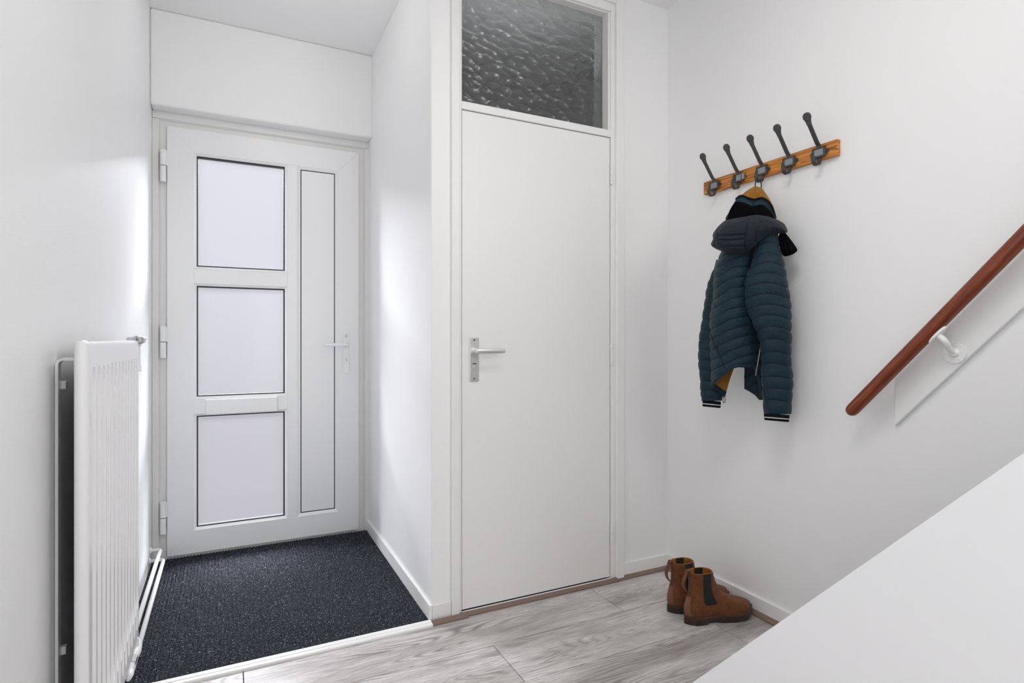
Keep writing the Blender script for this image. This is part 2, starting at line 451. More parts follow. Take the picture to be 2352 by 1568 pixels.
def front_door():
    d = thing('door_1', (0.2, 3.35, 0), 'white plastic front door with three frosted panes', None, None, 'structure')
    yf = 3.33
    # frame: covering trim with a bevelled inner edge, then the deeper rebate
    bm = bmesh.new()
    prism(bm, [(-0.329, 3.337), (-0.329, 3.40), (-0.298, 3.40), (-0.296, 3.35), (-0.303, 3.337)], 'z', 0, 2.205)
    prism(bm, [(0.737, 3.337), (0.737, 3.40), (0.712, 3.40), (0.710, 3.35), (0.716, 3.337)], 'z', 0, 2.205)
    obj('side_trim', bm, M_PVC_FRAME, d)
    bm = bmesh.new()
    prism(bm, [(3.336, 2.2425), (3.40, 2.2425), (3.40, 2.204), (3.35, 2.203), (3.336, 2.210)], 'x', -0.329, 0.737)
    obj('head_trim', bm, M_PVC_FRAME, d, 0.001)
    bm = boxes((-0.297, -0.235, 3.352, 3.42, 0.045, 2.204), (0.650, 0.711, 3.352, 3.42, 0.045, 2.204), (-0.235, 0.650, 3.352, 3.42, 2.15, 2.204), (-0.297, 0.711, 3.350, 3.42, 0, 0.045))
    obj('door_frame', bm, M_PVC_FRAME, d, 0.002)
    # leaf
    bm = boxes((0.296, 0.347, yf + 0.0005, 3.385, 0.138, 2.056),
               (-0.148, 0.296, yf + 0.0005, 3.385, 1.393, 1.467), (-0.148, 0.296, yf + 0.0005, 3.385, 0.729, 0.803))
    O4 = [(-0.265, 0.022), (0.677, 0.022), (0.677, 2.174), (-0.265, 2.174)]
    I4 = [(-0.148, 0.138), (0.564, 0.138), (0.564, 2.056), (-0.148, 2.056)]
    for k in range(4):                                                  # stiles and rails mitred at the corners
        j = (k + 1) % 4
        prism(bm, [O4[k], O4[j], I4[j], I4[k]], 'y', yf, 3.385)
    leaf = obj('door_leaf', bm, M_PVC, d, 0.0012)
    pm = pane_material()
    for (x0, x1, z0, z1, kind) in ((-0.148, 0.296, 1.467, 2.056, 'g'), (-0.148, 0.296, 0.803, 1.393, 'g'), (-0.148, 0.296, 0.138, 0.729, 'g'), (0.347, 0.564, 0.138, 2.056, 'p')):
        bm = bmesh.new(); w = 0.0125 if kind == 'g' else 0.018
        rect_ring(bm, x0, x1, z0, z1, w, yf - 0.001, yf + (0.012 if kind == 'g' else 0.006))
        obj('glazing_bead', bm, M_PVC_BEAD if kind == 'g' else M_PVC, d)
        g = 0.0055 if kind == 'g' else 0.004
        bm = bmesh.new(); rect_ring(bm, x0 + w - 0.001, x1 - w + 0.001, z0 + w - 0.001, z1 - w + 0.001, g + 0.001, yf + (0.0115 if kind == 'g' else 0.0055), yf + 0.0135 if kind == 'g' else yf + 0.006)
        obj('rubber_gasket', bm, M_BLACK, d)
        e = w + g * 0.4
        if kind == 'g':
            obj('frosted_pane', boxes((x0 + e, x1 - e, yf + 0.0145, yf + 0.0185, z0 + e, z1 - e)), pm, d)
        else:
            obj('infill_panel', boxes((x0 + e, x1 - e, yf + 0.006, yf + 0.03, z0 + e, z1 - e)), M_PVC, d)
    obj('mail_flap', boxes((-0.096, 0.246, yf - 0.012, yf + 0.001, 0.722, 0.800)), M_PVC, d, 0.005, seg=3)
    # three barrel hinges
    for zc in (1.970, 1.095, 0.222):
        bm = bmesh.new()
        tube(bm, [(-0.281, 3.321, zc + 0.0015), (-0.281, 3.321, zc + 0.079), (-0.281, 3.321, zc + 0.081)], lambda i: 0.0135 if i < 2 else 0.011, 20)
        box(bm, -0.268, -0.2635, 3.318, 3.345, zc + 0.002, zc + 0.075)
        h = obj('hinge', bm, M_PVC, d, smooth=True, angle=40)
        bm = bmesh.new()
        tube(bm, [(-0.281, 3.321, zc - 0.081), (-0.281, 3.321, zc - 0.079), (-0.281, 3.321, zc - 0.0015)], lambda i: 0.0135 if i > 0 else 0.011, 20)
        box(bm, -0.283, -0.279, 3.325, 3.36, zc - 0.078, zc - 0.003)
        obj('lower_barrel', bm, M_PVC, h, smooth=True, angle=40)
        bm = bmesh.new(); tube(bm, [(-0.281, 3.321, zc - 0.003), (-0.281, 3.321, zc + 0.003)], 0.0125, 16)
        obj('hinge_washer', bm, M_BLACK, h)
    # long plate handle
    bm = bmesh.new(); cx, r = 0.606, 0.0165
    out = [(cx + r * math.cos(PI * k / 12), 1.164 - r + r * math.sin(PI * k / 12)) for k in range(13)] + [(cx + r * math.cos(PI + PI * k / 12), 0.916 + r + r * math.sin(PI + PI * k / 12)) for k in range(13)]
    prism(bm, out, 'y', yf - 0.009, yf + 0.0005)
    hp = obj('handle_plate', bm, M_PVC_BEAD, d, 0.002)
    bm = bmesh.new()
    tube(bm, fillet([(cx, yf - 0.005, 1.078), (cx, yf - 0.052, 1.078), (0.482, yf - 0.056, 1.077)], 0.018, 8), 0.0098, 16)
    disc(bm, (cx, yf - 0.009, 1.078), (0, -1, 0), 0.0145, 0.012)
    obj('lever', bm, M_PVC_BEAD, hp, smooth=True, angle=50)
    bm = bmesh.new(); disc(bm, (cx + 0.001, yf - 0.009, 0.990), (0, -1, 0), 0.0082, 0.004); box(bm, cx - 0.0042, cx + 0.0062, yf - 0.012, yf - 0.008, 0.966, 0.990)
    obj('lock_cylinder', bm, M_CHROME, hp)
    bm = bmesh.new(); box(bm, cx - 0.0005, cx + 0.0025, yf - 0.0135, yf - 0.0128, 0.985, 0.996)
    obj('key_slot', bm, M_DARK, hp)
    bm = bmesh.new()
    for b in ((-0.004, -0.0025, 1.119, 1.136), (-0.004, 0.0045, 1.1345, 1.136), (0.003, 0.0045, 1.119, 1.136), (-0.004, 0.0045, 1.119, 1.1205)):
        box(bm, cx + b[0], cx + b[1], yf - 0.0097, yf - 0.008, b[2], b[3])
    obj('cover_mark', bm, M_IRON, hp)
front_door()

# ------------------------------------------------------------------ closet door (door_2) and the glazed transom (window_1)
def closet_door():
    d = thing('door_2', (1.21, 2.17, 0), 'plain white flush closet door below the dark transom window', None, None, 'structure')
    bm = boxes((0.801, 0.834, 2.142, 2.28, 0.0, ZC), (0.834, 0.8465, 2.153, 2.28, 0.0, 2.65), (1.6015, 1.645, 2.140, 2.28, 0.0, ZC),
               (1.579, 1.6015, 2.153, 2.28, 0.0, 2.65), (0.834, 1.6015, 2.140, 2.28, 2.648, ZC), (0.8465, 1.579, 2.153, 2.28, 2.612, 2.65), (0.8465, 1.579, 2.153, 2.28, 2.0345, 2.066))
    obj('door_frame', bm, M_GLOSS, d, 0.003, seg=3)
    obj('glazing_rebate', boxes((0.8465, 0.853, 2.168, 2.28, 2.066, 2.612), (1.568, 1.579, 2.160, 2.28, 2.066, 2.612), (0.853, 1.568, 2.165, 2.28, 2.066, 2.072), (0.853, 1.568, 2.165, 2.28, 2.606, 2.612)), M_GLOSS, d, 0.002)
    obj('door_stop', boxes((0.846, 0.862, 2.203, 2.26, 0.0, 2.034), (1.565, 1.5795, 2.203, 2.26, 0, 2.034), (0.846, 1.579, 2.203, 2.26, 2.02, 2.034), (0.846, 1.579, 2.203, 2.26, 0, 0.03)), M_DARK, d)
    leaf = obj('door_leaf', boxes((0.8495, 1.5755, 2.158, 2.199, 0.019, 2.0310)), M_GLOSS, d, 0.0015)
    for zc in (1.863, 1.040, 0.2175):
        bm = bmesh.new()
        for a, b in ((-0.043, -0.0285), (-0.0275, -0.0005), (0.0005, 0.0275), (0.0285, 0.043)):
            tube(bm, [(1.5805, 2.151, zc + a), (1.5805, 2.151, zc + b)], 0.0062, 14)
        h = obj('hinge', bm, M_GLOSS, d, smooth=True, angle=50)
        for s in (-1, 1):
            bm = bmesh.new(); tube(bm, [(1.5805, 2.151, zc + s * 0.042), (1.5805, 2.151, zc + s * 0.048)], 0.0045, 10)
            obj('hinge_pin', bm, M_GLOSS, h, smooth=True, angle=50)
    y = 2.158
    plate = obj('handle_plate', boxes((0.879, 0.921, y - 0.0065, y + 0.0003, 0.937, 1.117)), M_ALU, d, 0.0035, seg=3)
    bm = bmesh.new()
    disc(bm, (0.901, y - 0.006, 1.061), (0, -1, 0), 0.0135, 0.007)
    tube(bm, [(0.901, y - 0.01, 1.061), (0.901, y - 0.05, 1.061)], 0.0095, 16)
    rings = []
    for k in range(15):
        t = k / 14
        x = 0.890 + t * (1.016 - 0.890)
        h = 0.0112 - 0.0016 * t if k not in (0, 14) else 0.008
        th = 0.0075 - 0.002 * t
        yy = y - 0.052 - 0.003 * math.sin(t * PI)
        rings.append([(x, yy + th * math.sin(a) , 1.061 + h * math.copysign(abs(math.cos(a)) ** 0.5, math.cos(a))) for a in [2 * PI * q / 20 for q in range(20)]])
    loft(bm, rings)
    obj('lever', bm, M_ALU, plate, smooth=True, angle=50)
    for z in (1.105, 0.949):
        bm = bmesh.new(); disc(bm, (0.900, y - 0.0064, z), (0, -1, 0), 0.0036, 0.0012, 14)
        obj('plate_screw', bm, M_IRON, plate)
    bm = bmesh.new(); disc(bm, (0.901, y - 0.0064, 0.997), (0, -1, 0), 0.0058, 0.003)
    obj('release_button', bm, M_ALU, plate)
    bm = bmesh.new()
    strap(bm, [(0.901 + 0.0115 * math.sin(a), y - 0.0068, 0.9985 + 0.0115 * math.cos(a)) for a in [-0.75 + 1.5 * k / 8 for k in range(9)]], (0, 1, 0), 0.001, 0.004)
    obj('indicator_slot', bm, M_IRON, plate)

def transom():
    w = thing('window_1', (1.21, 2.205, 2.066), 'dark pebbled glass transom window above the closet door', None, None, 'structure')
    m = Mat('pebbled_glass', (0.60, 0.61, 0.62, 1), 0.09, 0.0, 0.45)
    v = m.coords((0.8, 1.0, 1.25))
    warp = m.noise(v, 9, 2)
    wv = m.n('ShaderNodeVectorMath', operation='ADD')
    cmb = m.n('ShaderNodeCombineXYZ')
    m.l(m.math('MULTIPLY', warp, 0.02), cmb.inputs[0]); m.l(m.math('MULTIPLY', warp, 0.02), cmb.inputs[2])
    m.l(v, wv.inputs[0]); m.l(cmb.outputs[0], wv.inputs[1])
    vo = m.n('ShaderNodeTexVoronoi', feature='SMOOTH_F1'); vo.inputs['Scale'].default_value = 27; vo.inputs['Smoothness'].default_value = 0.35
    m.l(wv.outputs[0], vo.inputs['Vector'])
    m.bump(m.math('ADD', m.math('POWER', vo.outputs['Distance'], 1.6), m.math('MULTIPLY', m.noise(v, 30, 2), 0.10)), 0.6, 0.016)
    m.b.inputs['Transmission Weight'].default_value = 0.93
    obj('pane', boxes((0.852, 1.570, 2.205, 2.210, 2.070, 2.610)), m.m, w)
closet_door()
transom()

store = light('store_fill_light', 'AREA', (1.21, 2.42, 2.3), (0, 0, 0), 0.9, (1, 1, 1), shape='RECTANGLE', size=0.7, size_y=0.12)  # unseen light added inside the closet to pale the top of the glass
aim(store, (0, 0.15, 1))
# unseen window added in the left wall beside the viewer, to light from the left
w2 = thing('added_window', (-0.4, -0.07, 0.72), 'added white framed window beside the viewer, out of view', None, None, 'structure')
obj('window_frame', boxes((-0.46, -0.39, -1.15, -1.09, 0.72, 2.3), (-0.46, -0.39, 0.96, 1.02, 0.72, 2.3), (-0.46, -0.39, -1.09, 0.96, 0.72, 0.78), (-0.46, -0.39, -1.09, 0.96, 2.24, 2.3), (-0.46, -0.39, -0.1, -0.04, 0.78, 2.24)), M_PVC, w2, 0.003)
gm = Mat('clear_glass', (1, 1, 1, 1), 0.02); gm.b.inputs['Transmission Weight'].default_value = 1.0
obj('pane', boxes((-0.43, -0.424, -1.09, 0.96, 0.78, 2.24)), gm.m, w2)

# ------------------------------------------------------------------ doormat
def doormat():
    m = Mat('charcoal_pile', rough=0.85, spec=0.25)
    at = m.n('ShaderNodeAttribute', attribute_name='tone')
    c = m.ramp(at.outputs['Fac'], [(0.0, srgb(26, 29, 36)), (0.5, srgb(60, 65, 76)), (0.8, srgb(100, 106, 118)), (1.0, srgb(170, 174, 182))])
    m.col(c)
    bm = bmesh.new()
    lay = bm.verts.layers.float.new('tone')
    x0, x1, y0, y1 = XL + 0.002, 0.7105, 2.162, 3.340
    xr = lambda y: 0.7095 + 0.0135 * (y - 2.15) / 1.2
    # ribbed backing
    pitch = 0.0145
    n = int((x1 + 0.012 - x0) / pitch * 8)
    xs = [x0 + (x1 + 0.010 - x0) * k / n for k in range(n + 1)]
    hz = lambda x: 0.0042 + 0.0048 * (0.5 - 0.5 * math.cos(2 * PI * (x - x0) / pitch))
    rows = []
    for y in (y0, y1):
        rows.append([bm.verts.new((min(x, xr(y)), y, hz(x))) for x in xs])
    for k in range(n): bm.faces.new((rows[0][k], rows[0][k + 1], rows[1][k + 1], rows[1][k]))
    base = [[bm.verts.new((v.co.x, v.co.y, 0.0005)) for v in r] for r in rows]
    for k in range(n):
        bm.faces.new((base[0][k + 1], base[0][k], base[1][k], base[1][k + 1]))
        bm.faces.new((base[0][k], base[0][k + 1], rows[0][k + 1], rows[0][k]))
        bm.faces.new((rows[1][k], rows[1][k + 1], base[1][k + 1], base[1][k]))
    bm.faces.new((base[0][0], rows[0][0], rows[1][0], base[1][0])); bm.faces.new((rows[0][n], base[0][n], base[1][n], rows[1][n]))
    for v in bm.verts: v[lay] = 0.12
    o = obj('doormat', bm, m.m)
    tag(o, 'charcoal ribbed doormat filling the alcove floor before the front door', 'doormat')
    # tufts: short bent yarn loops standing on the ribs
    rnd = random.Random(11)
    V, Fc, tone = [], [], []
    y = y0 + 0.003
    row = 0
    while y < y1 - 0.002:
        x = x0 + 0.003 + (row % 2) * 0.0027
        xe = xr(y) - 0.002
        while x < xe:
            px, py = x + rnd.uniform(-0.0018, 0.0018), y + rnd.uniform(-0.0018, 0.0018)
            a = rnd.uniform(0, 2 * PI); w = rnd.uniform(0.0007, 0.0013); L = rnd.uniform(0.0028, 0.0060); h = hz(px) + rnd.uniform(0.0005, 0.0035)
            ca, sa = math.cos(a), math.sin(a)
            i = len(V)
            z0 = hz(px) - 0.001
            V += [(px - sa * w - ca * L * .5, py + ca * w - sa * L * .5, z0), (px + sa * w - ca * L * .5, py - ca * w - sa * L * .5, z0),
                  (px + sa * w, py - ca * w, h), (px - sa * w, py + ca * w, h),
                  (px + sa * w + ca * L, py - ca * w + sa * L, h - 0.0012), (px - sa * w + ca * L, py + ca * w + sa * L, h - 0.0012)]
            Fc += [(i, i + 1, i + 2, i + 3), (i + 3, i + 2, i + 4, i + 5)]
            t = rnd.random()
            t = t ** 1.2 * 0.85 if rnd.random() > 0.05 else rnd.uniform(0.85, 1.0)
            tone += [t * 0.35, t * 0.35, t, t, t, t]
            x += 0.0050
        y += 0.0048; row += 1
    me = bpy.data.meshes.new('pile')
    me.from_pydata(V, [], Fc)
    a = me.attributes.new('tone', 'FLOAT', 'POINT')
    a.data.foreach_set('value', tone)
    me.materials.append(m.m)
    p = bpy.data.objects.new('pile', me); COL.objects.link(p)
    p.parent = o; p['kind'] = 'stuff'
doormat()

# ------------------------------------------------------------------ radiator and its pipes
def radiator():
    t = thing('radiator', (-0.30, 1.87, 0.12), 'white ribbed panel radiator standing on the left wall', 'radiator')
    xf, xb, y0, y1, z0, z1 = -0.260, -0.284, 1.476, 2.262, 0.12, 1.105
    # panel: front skin with pressed flutes, rounded edges
    nfl = 13; pitch = (y1 - y0 - 0.11) / (nfl - 1); first = y0 + 0.062
    def depth(y, z):
        k = round((y - first) / pitch); k = max(0, min(nfl - 1, k))
        dy = (y - (first + k * pitch)) / (pitch * 0.36)
        zt, zb = z1 - 0.060, z0 + 0.045
        end = min(1.0, max(0.0, (zt - z) / 0.03)) ** 0.5 * min(1.0, max(0.0, (z - zb) / 0.03)) ** 0.5
        wdt = 0.35 + 0.65 * end
        q = abs(dy) / max(wdt, 0.01)
        g = 0.0
        if q < 1 and end > 0: g = math.cos(PI / 2 * q) ** 1.1 * end
        edge = min(y - y0, y1 - y, z - z0, z1 - z)
        rr = 0.012
        e = 0.0 if edge >= rr else rr - math.sqrt(max(0, rr * rr - (rr - edge) ** 2))
        return 0.017 * g + e
    ys = sorted(set([y0 + k * 0.0015 for k in range(9)] + [y1 - k * 0.0015 for k in range(9)] + [y0 + 0.012 + (y1 - y0 - 0.024) * k / 390 for k in range(391)]))
    zs = sorted(set([z0 + k * 0.002 for k in range(7)] + [z1 - k * 0.002 for k in range(7)] + [z0 + 0.012 + 0.09 * k / 24 for k in range(25)] + [z1 - 0.012 - 0.10 * k / 30 for k in range(31)] + [z0 + 0.102 + (z1 - z0 - 0.2) * k / 12 for k in range(13)]))
    bm = bmesh.new()
    front = [[bm.verts.new((xf - depth(y, z), y, z)) for y in ys] for z in zs]
    for a, b in zip(front, front[1:]):
        for i in range(len(ys) - 1): bm.faces.new((a[i], a[i + 1], b[i + 1], b[i]))
    loop = front[0] + [r[-1] for r in front[1:]] + front[-1][-2::-1] + [r[0] for r in front[-2:0:-1]]
    back = []
    cy, cz = (y0 + y1) / 2, (z0 + z1) / 2
    for v in loop: back.append(bm.verts.new((xb, v.co.y, v.co.z)))
    for i in range(len(loop)):
        j = (i + 1) % len(loop); bm.faces.new((loop[i], back[i], back[j], loop[j]))
    bm.faces.new(back)
    obj('panel', bm, M_RAD, t, smooth=True)
    # added dark plate: the wall gap's shade put into its colour
    obj('gap_shade_plate', boxes((xb - 0.0025, xb - 0.0004, y0 + 0.016, y1 - 0.012, z0 + 0.01, z1 - 0.03)), Mat('gap_shade_grey', (0.09, 0.09, 0.095, 1), 0.8).m, t)['label'] = 'dark unpainted back of the radiator'
    # top seam clips
    for yy in (y0 + 0.055, y1 - 0.05):
        bm = bmesh.new(); strap(bm, [(xf - 0.002, yy, z1 - 0.0065), (xf - 0.008, yy, z1 + 0.001), (xb + 0.006, yy - 0.004, z1 + 0.0015), (xb, yy - 0.006, z1 - 0.006)], (0, 1, 0), 0.004, 0.0015)
        obj('seam_clip', bm, M_CHROME, t)
    # wall bracket: flat bar on the wall, arm to the panel with bolt
    bm = bmesh.new()
    strap(bm, fillet([(XL + 0.004, 1.548, 0.02), (XL + 0.004, 1.548, 1.066), (-0.2855, 1.53, 1.066)], 0.016, 6), (0, 1, 0), 0.026, 0.006)
    br = obj('wall_bracket', bm, M_PIPE, t, 0.001)
    bm = bmesh.new(); tube(bm, [(-0.293, 1.532, 1.045), (-0.293, 1.532, 1.076)], 0.0045, 8); disc(bm, (-0.293, 1.532, 1.07), (0, 0, 1), 0.008, 0.005, 6)
    obj('bolt', bm, M_CHROME, br)
    for z in (1.0, 0.42):
        obj('bracket_lug', boxes((XL + 0.003, XL + 0.016, 1.558, 1.572, z, z + 0.018)), M_PIPE, br, 0.002)
    # far bracket hidden behind the panel
    bm = bmesh.new(); strap(bm, fillet([(XL + 0.004, 2.2, 0.02), (XL + 0.004, 2.2, 1.066), (-0.2855, 2.2, 1.066)], 0.016, 6), (0, 1, 0), 0.026, 0.006)
    obj('wall_bracket', bm, M_PIPE, t, 0.001)
    # thermostatic valve at the far top corner
    bm = bmesh.new()
    tube(bm, [(-0.271, y1 - 0.012, 1.070), (-0.271, y1 + 0.030, 1.070)], 0.010, 14)
    tube(bm, [(-0.271, y1 + 0.024, 1.015), (-0.271, y1 + 0.024, 1.088)], lambda i: 0.0125, 14)
    tube(bm, [(-0.271, y1 + 0.024, 1.000), (-0.271, y1 + 0.024, 1.020)], 0.015, 6)
    vb = obj('valve', bm, M_PIPE, t, smooth=True, angle=45)
    bm = bmesh.new()
    n = 24
    ring = lambda z, r, lob: [(-0.271 + (r + lob * math.cos(4 * a)) * math.cos(a), y1 + 0.024 + (r + lob * math.cos(4 * a)) * math.sin(a), z) for a in [2 * PI * k / n for k in range(n)]]
    loft(bm, [ring(1.086, 0.013, 0), ring(1.094, 0.016, 0.001), ring(1.098, 0.024, 0.003), ring(1.113, 0.026, 0.003), ring(1.119, 0.019, 0.002), ring(1.122, 0.008, 0)])
    obj('valve_knob', bm, M_CHROME, vb, smooth=True, angle=35)
    # pipe down from the valve beside the panel
    bm = bmesh.new(); tube(bm, [(-0.274, y1 + 0.024, 1.005), (-0.274, y1 + 0.024, 0.10)], 0.0085, 14)
    obj('riser_pipe', bm, M_PIPE, t, smooth=True)
    # lower lockshield fitting
    bm = bmesh.new()
    tube(bm, [(-0.268, y1 - 0.03, 0.130), (-0.268, y1 - 0.03, 0.088)], 0.011, 14)
    tube(bm, [(-0.268, y1 - 0.075, 0.088), (-0.268, y1 - 0.06, 0.088), (-0.268, y1 - 0.035, 0.088), (-0.268, y1 + 0.02, 0.086), (-0.268, y1 + 0.05, 0.08)], lambda i: (0.010, 0.016, 0.019, 0.016, 0.011)[i], 16)
    lf = obj('lower_fitting', bm, M_PIPE, t, smooth=True, angle=50)
    bm = bmesh.new(); tube(bm, [(-0.266, y1 - 0.12, 0.090), (-0.266, y1 - 0.075, 0.089)], 0.012, 6)
    obj('union_nut', bm, M_CHROME, lf)
    bm = bmesh.new(); tube(bm, [(-0.262, y1 - 0.22, 0.094), (-0.262, y1 - 0.19, 0.094), (-0.266, y1 - 0.13, 0.091)], lambda i: (0.006, 0.011, 0.011)[i], 14)
    obj('drain_tail', bm, M_PIPE, lf, smooth=True)

def pipes():
    for (x, z, ye, yt, lab) in ((-0.286, 0.088, 3.255, 2.292, 'upper white heating pipe running from the wall by the front door'), (-0.270, 0.050, 3.215, 2.16, 'lower white heating pipe running just above the doormat')):
        t = thing('heating_pipe', (x, ye, z), lab, 'pipe', 'heating pipes along the left wall')
        bm = bmesh.new(); tube(bm, fillet([(XL - 0.01, ye, z), (x, ye, z), (x, yt, z + 0.004)], 0.022, 8), 0.0085, 14)
        obj('pipe', bm, M_PIPE, t, smooth=True)
        bm = bmesh.new(); disc(bm, (XL + 0.0005, ye, z), (1, 0, 0), 0.019, 0.009, 20, 0.012)
        obj('wall_flange', bm, M_PIPE, t, smooth=True, angle=40)
radiator()
pipes()

# ------------------------------------------------------------------ staircase: white closed string in front, steps behind it, handrail on the wall
def staircase():
    t = thing('staircase', (1.5, 1.2, 0), 'white staircase whose smooth sloping side panel fills the lower right corner', 'staircase')
    bm = bmesh.new()
    sl = (0.942 - 0.244) / (1.091 - 0.42)
    zt = lambda y: 0.244 + (1.091 - y) * sl
    y0 = 1.091 + 0.244 / sl
    prism(bm, [(y0, 0.0), (-0.45, 0.0), (-0.45, zt(-0.45)), (y0, 0.001)], 'x', 1.05, 1.088)
    obj('side_panel', bm, plaster('string_paint', (0.81, 0.81, 0.815, 1), 0.5, 40, 0.12), t, 0.004, seg=3)
    for k in range(8):
        zz = 0.185 * (k + 1); ya = 1.07 - 0.178 * k
        obj('step', boxes((1.0885, 1.9085, ya - 0.235, ya, zz - 0.185 if k else 0.0, zz)), M_STEP, t, 0.004)
staircase()

def handrail():
    m = Mat('mahogany', rough=0.3, spec=0.5)
    v = m.coords((1, 1, 1), (0, 0, 0))
    mr = m.n('ShaderNodeMapping'); mr.inputs['Rotation'].default_value = (math.radians(48.6), 0, 0)
    mp = m.n('ShaderNodeMapping'); mp.inputs['Scale'].default_value = (34, 2.5, 34)
    tc = m.n('ShaderNodeTexCoord'); m.l(tc.outputs['Object'], mr.inputs['Vector']); m.l(mr.outputs['Vector'], mp.inputs['Vector'])
    g = m.noise(mp.outputs['Vector'], 4, 5, 0.65)
    m.col(m.ramp(g, [(0.3, srgb(96, 40, 18)), (0.55, srgb(126, 57, 28)), (0.75, srgb(156, 76, 40))]))
    m.bump(g, 0.05, 0.002)
    t = thing('handrail', (1.855, 1.21, 0.86), 'round dark red wooden handrail sloping up the right wall', 'handrail')
    a, b = Vector((1.858, 1.212, 0.862)), Vector((1.858, 0.735, 1.387))
    d = (b - a).normalized(); e = a + d * 2.2
    bm = bmesh.new()
    pts = [a - d * 0.004, a + d * 0.001, a + d * 0.006, a + d * 0.013, a + d * 0.024] + [a + d * (0.1 + 2.1 * k / 12) for k in range(13)]
    rr = [0.004, 0.012, 0.0165, 0.0192, 0.0203] + [0.0205] * 13
    tube(bm, pts, lambda i: rr[i], 28)
    # sheared end: push lower side back a little so the cut reads nearly plumb
    obj('rail', bm, m.m, t, smooth=True)
    yb, zb = 0.962, 1.107
    bm = bmesh.new()
    ax = Vector((1.858, yb, 0.862 + (1.212 - yb) * (1.387 - 0.862) / (1.212 - 0.735)))
    nd = Vector((0, -d.z, d.y)).normalized()
    if nd.z > 0: nd = -nd
    under = ax + nd * 0.0205
    # saddle plate under the rail
    for s in (0,):
        rings = []
        for k in range(9):
            u = -0.032 + 0.064 * k / 8
            hw = 0.0125 * math.sqrt(max(0.05, 1 - (u / 0.033) ** 2))
            c = under + d * u + nd * 0.001
            rings.append([c + Vector((-hw, 0, 0)) - nd * 0.002, c + Vector((hw, 0, 0)) - nd * 0.002, c + Vector((hw, 0, 0)) + nd * 0.005, c + Vector((-hw, 0, 0)) + nd * 0.005])
        loft(bm, rings)
    end = Vector((1.9045, 0.925, 1.069))
    knee = under + nd * 0.030
    tube(bm, fillet([tuple(under), tuple(knee), tuple((knee + end) * 0.5 + Vector((0, 0.002, -0.006))), tuple(end)], 0.02, 6), 0.0085, 14)
    br = obj('bracket', bm, M_GLOSS, t, smooth=True, angle=50)
    bm = bmesh.new(); disc(bm, (1.906, end.y, end.z), (-1, 0, 0), 0.031, 0.004, 32); disc(bm, (1.9025, end.y, end.z), (-1, 0, 0), 0.015, 0.008, 24, 0.009)
    obj('rose', bm, M_GLOSS, br, 0.001, smooth=True, angle=40)
    for k in range(3):
        bm = bmesh.new()
        an = PI / 2 + 0.35 + 2 * PI * k / 3
        disc(bm, (1.9022, end.y + 0.022 * math.cos(an), end.z + 0.022 * math.sin(an)), (-1, 0, 0), 0.0042, 0.0016, 12, 0.003)
        obj('screw', bm, M_GLOSS, br)
    bm = bmesh.new()
    sl = (1.195 - 0.83) / (1.095 - 0.762)
    y2 = -0.4
    prism(bm, [(1.095, 0.83), (1.095, 0.985), (y2, 0.985 + (1.095 - y2) * sl), (y2, 0.83 + (1.095 - y2) * sl)], 'x', 1.906, XR - 0.0003)
    o = obj('backing_board', bm, plaster('board_paint', (0.82, 0.82, 0.81, 1), 0.4, 50, 0.25), t, 0.004, seg=3)
    o['label'] = 'white sloping board fixed to the wall'
handrail()

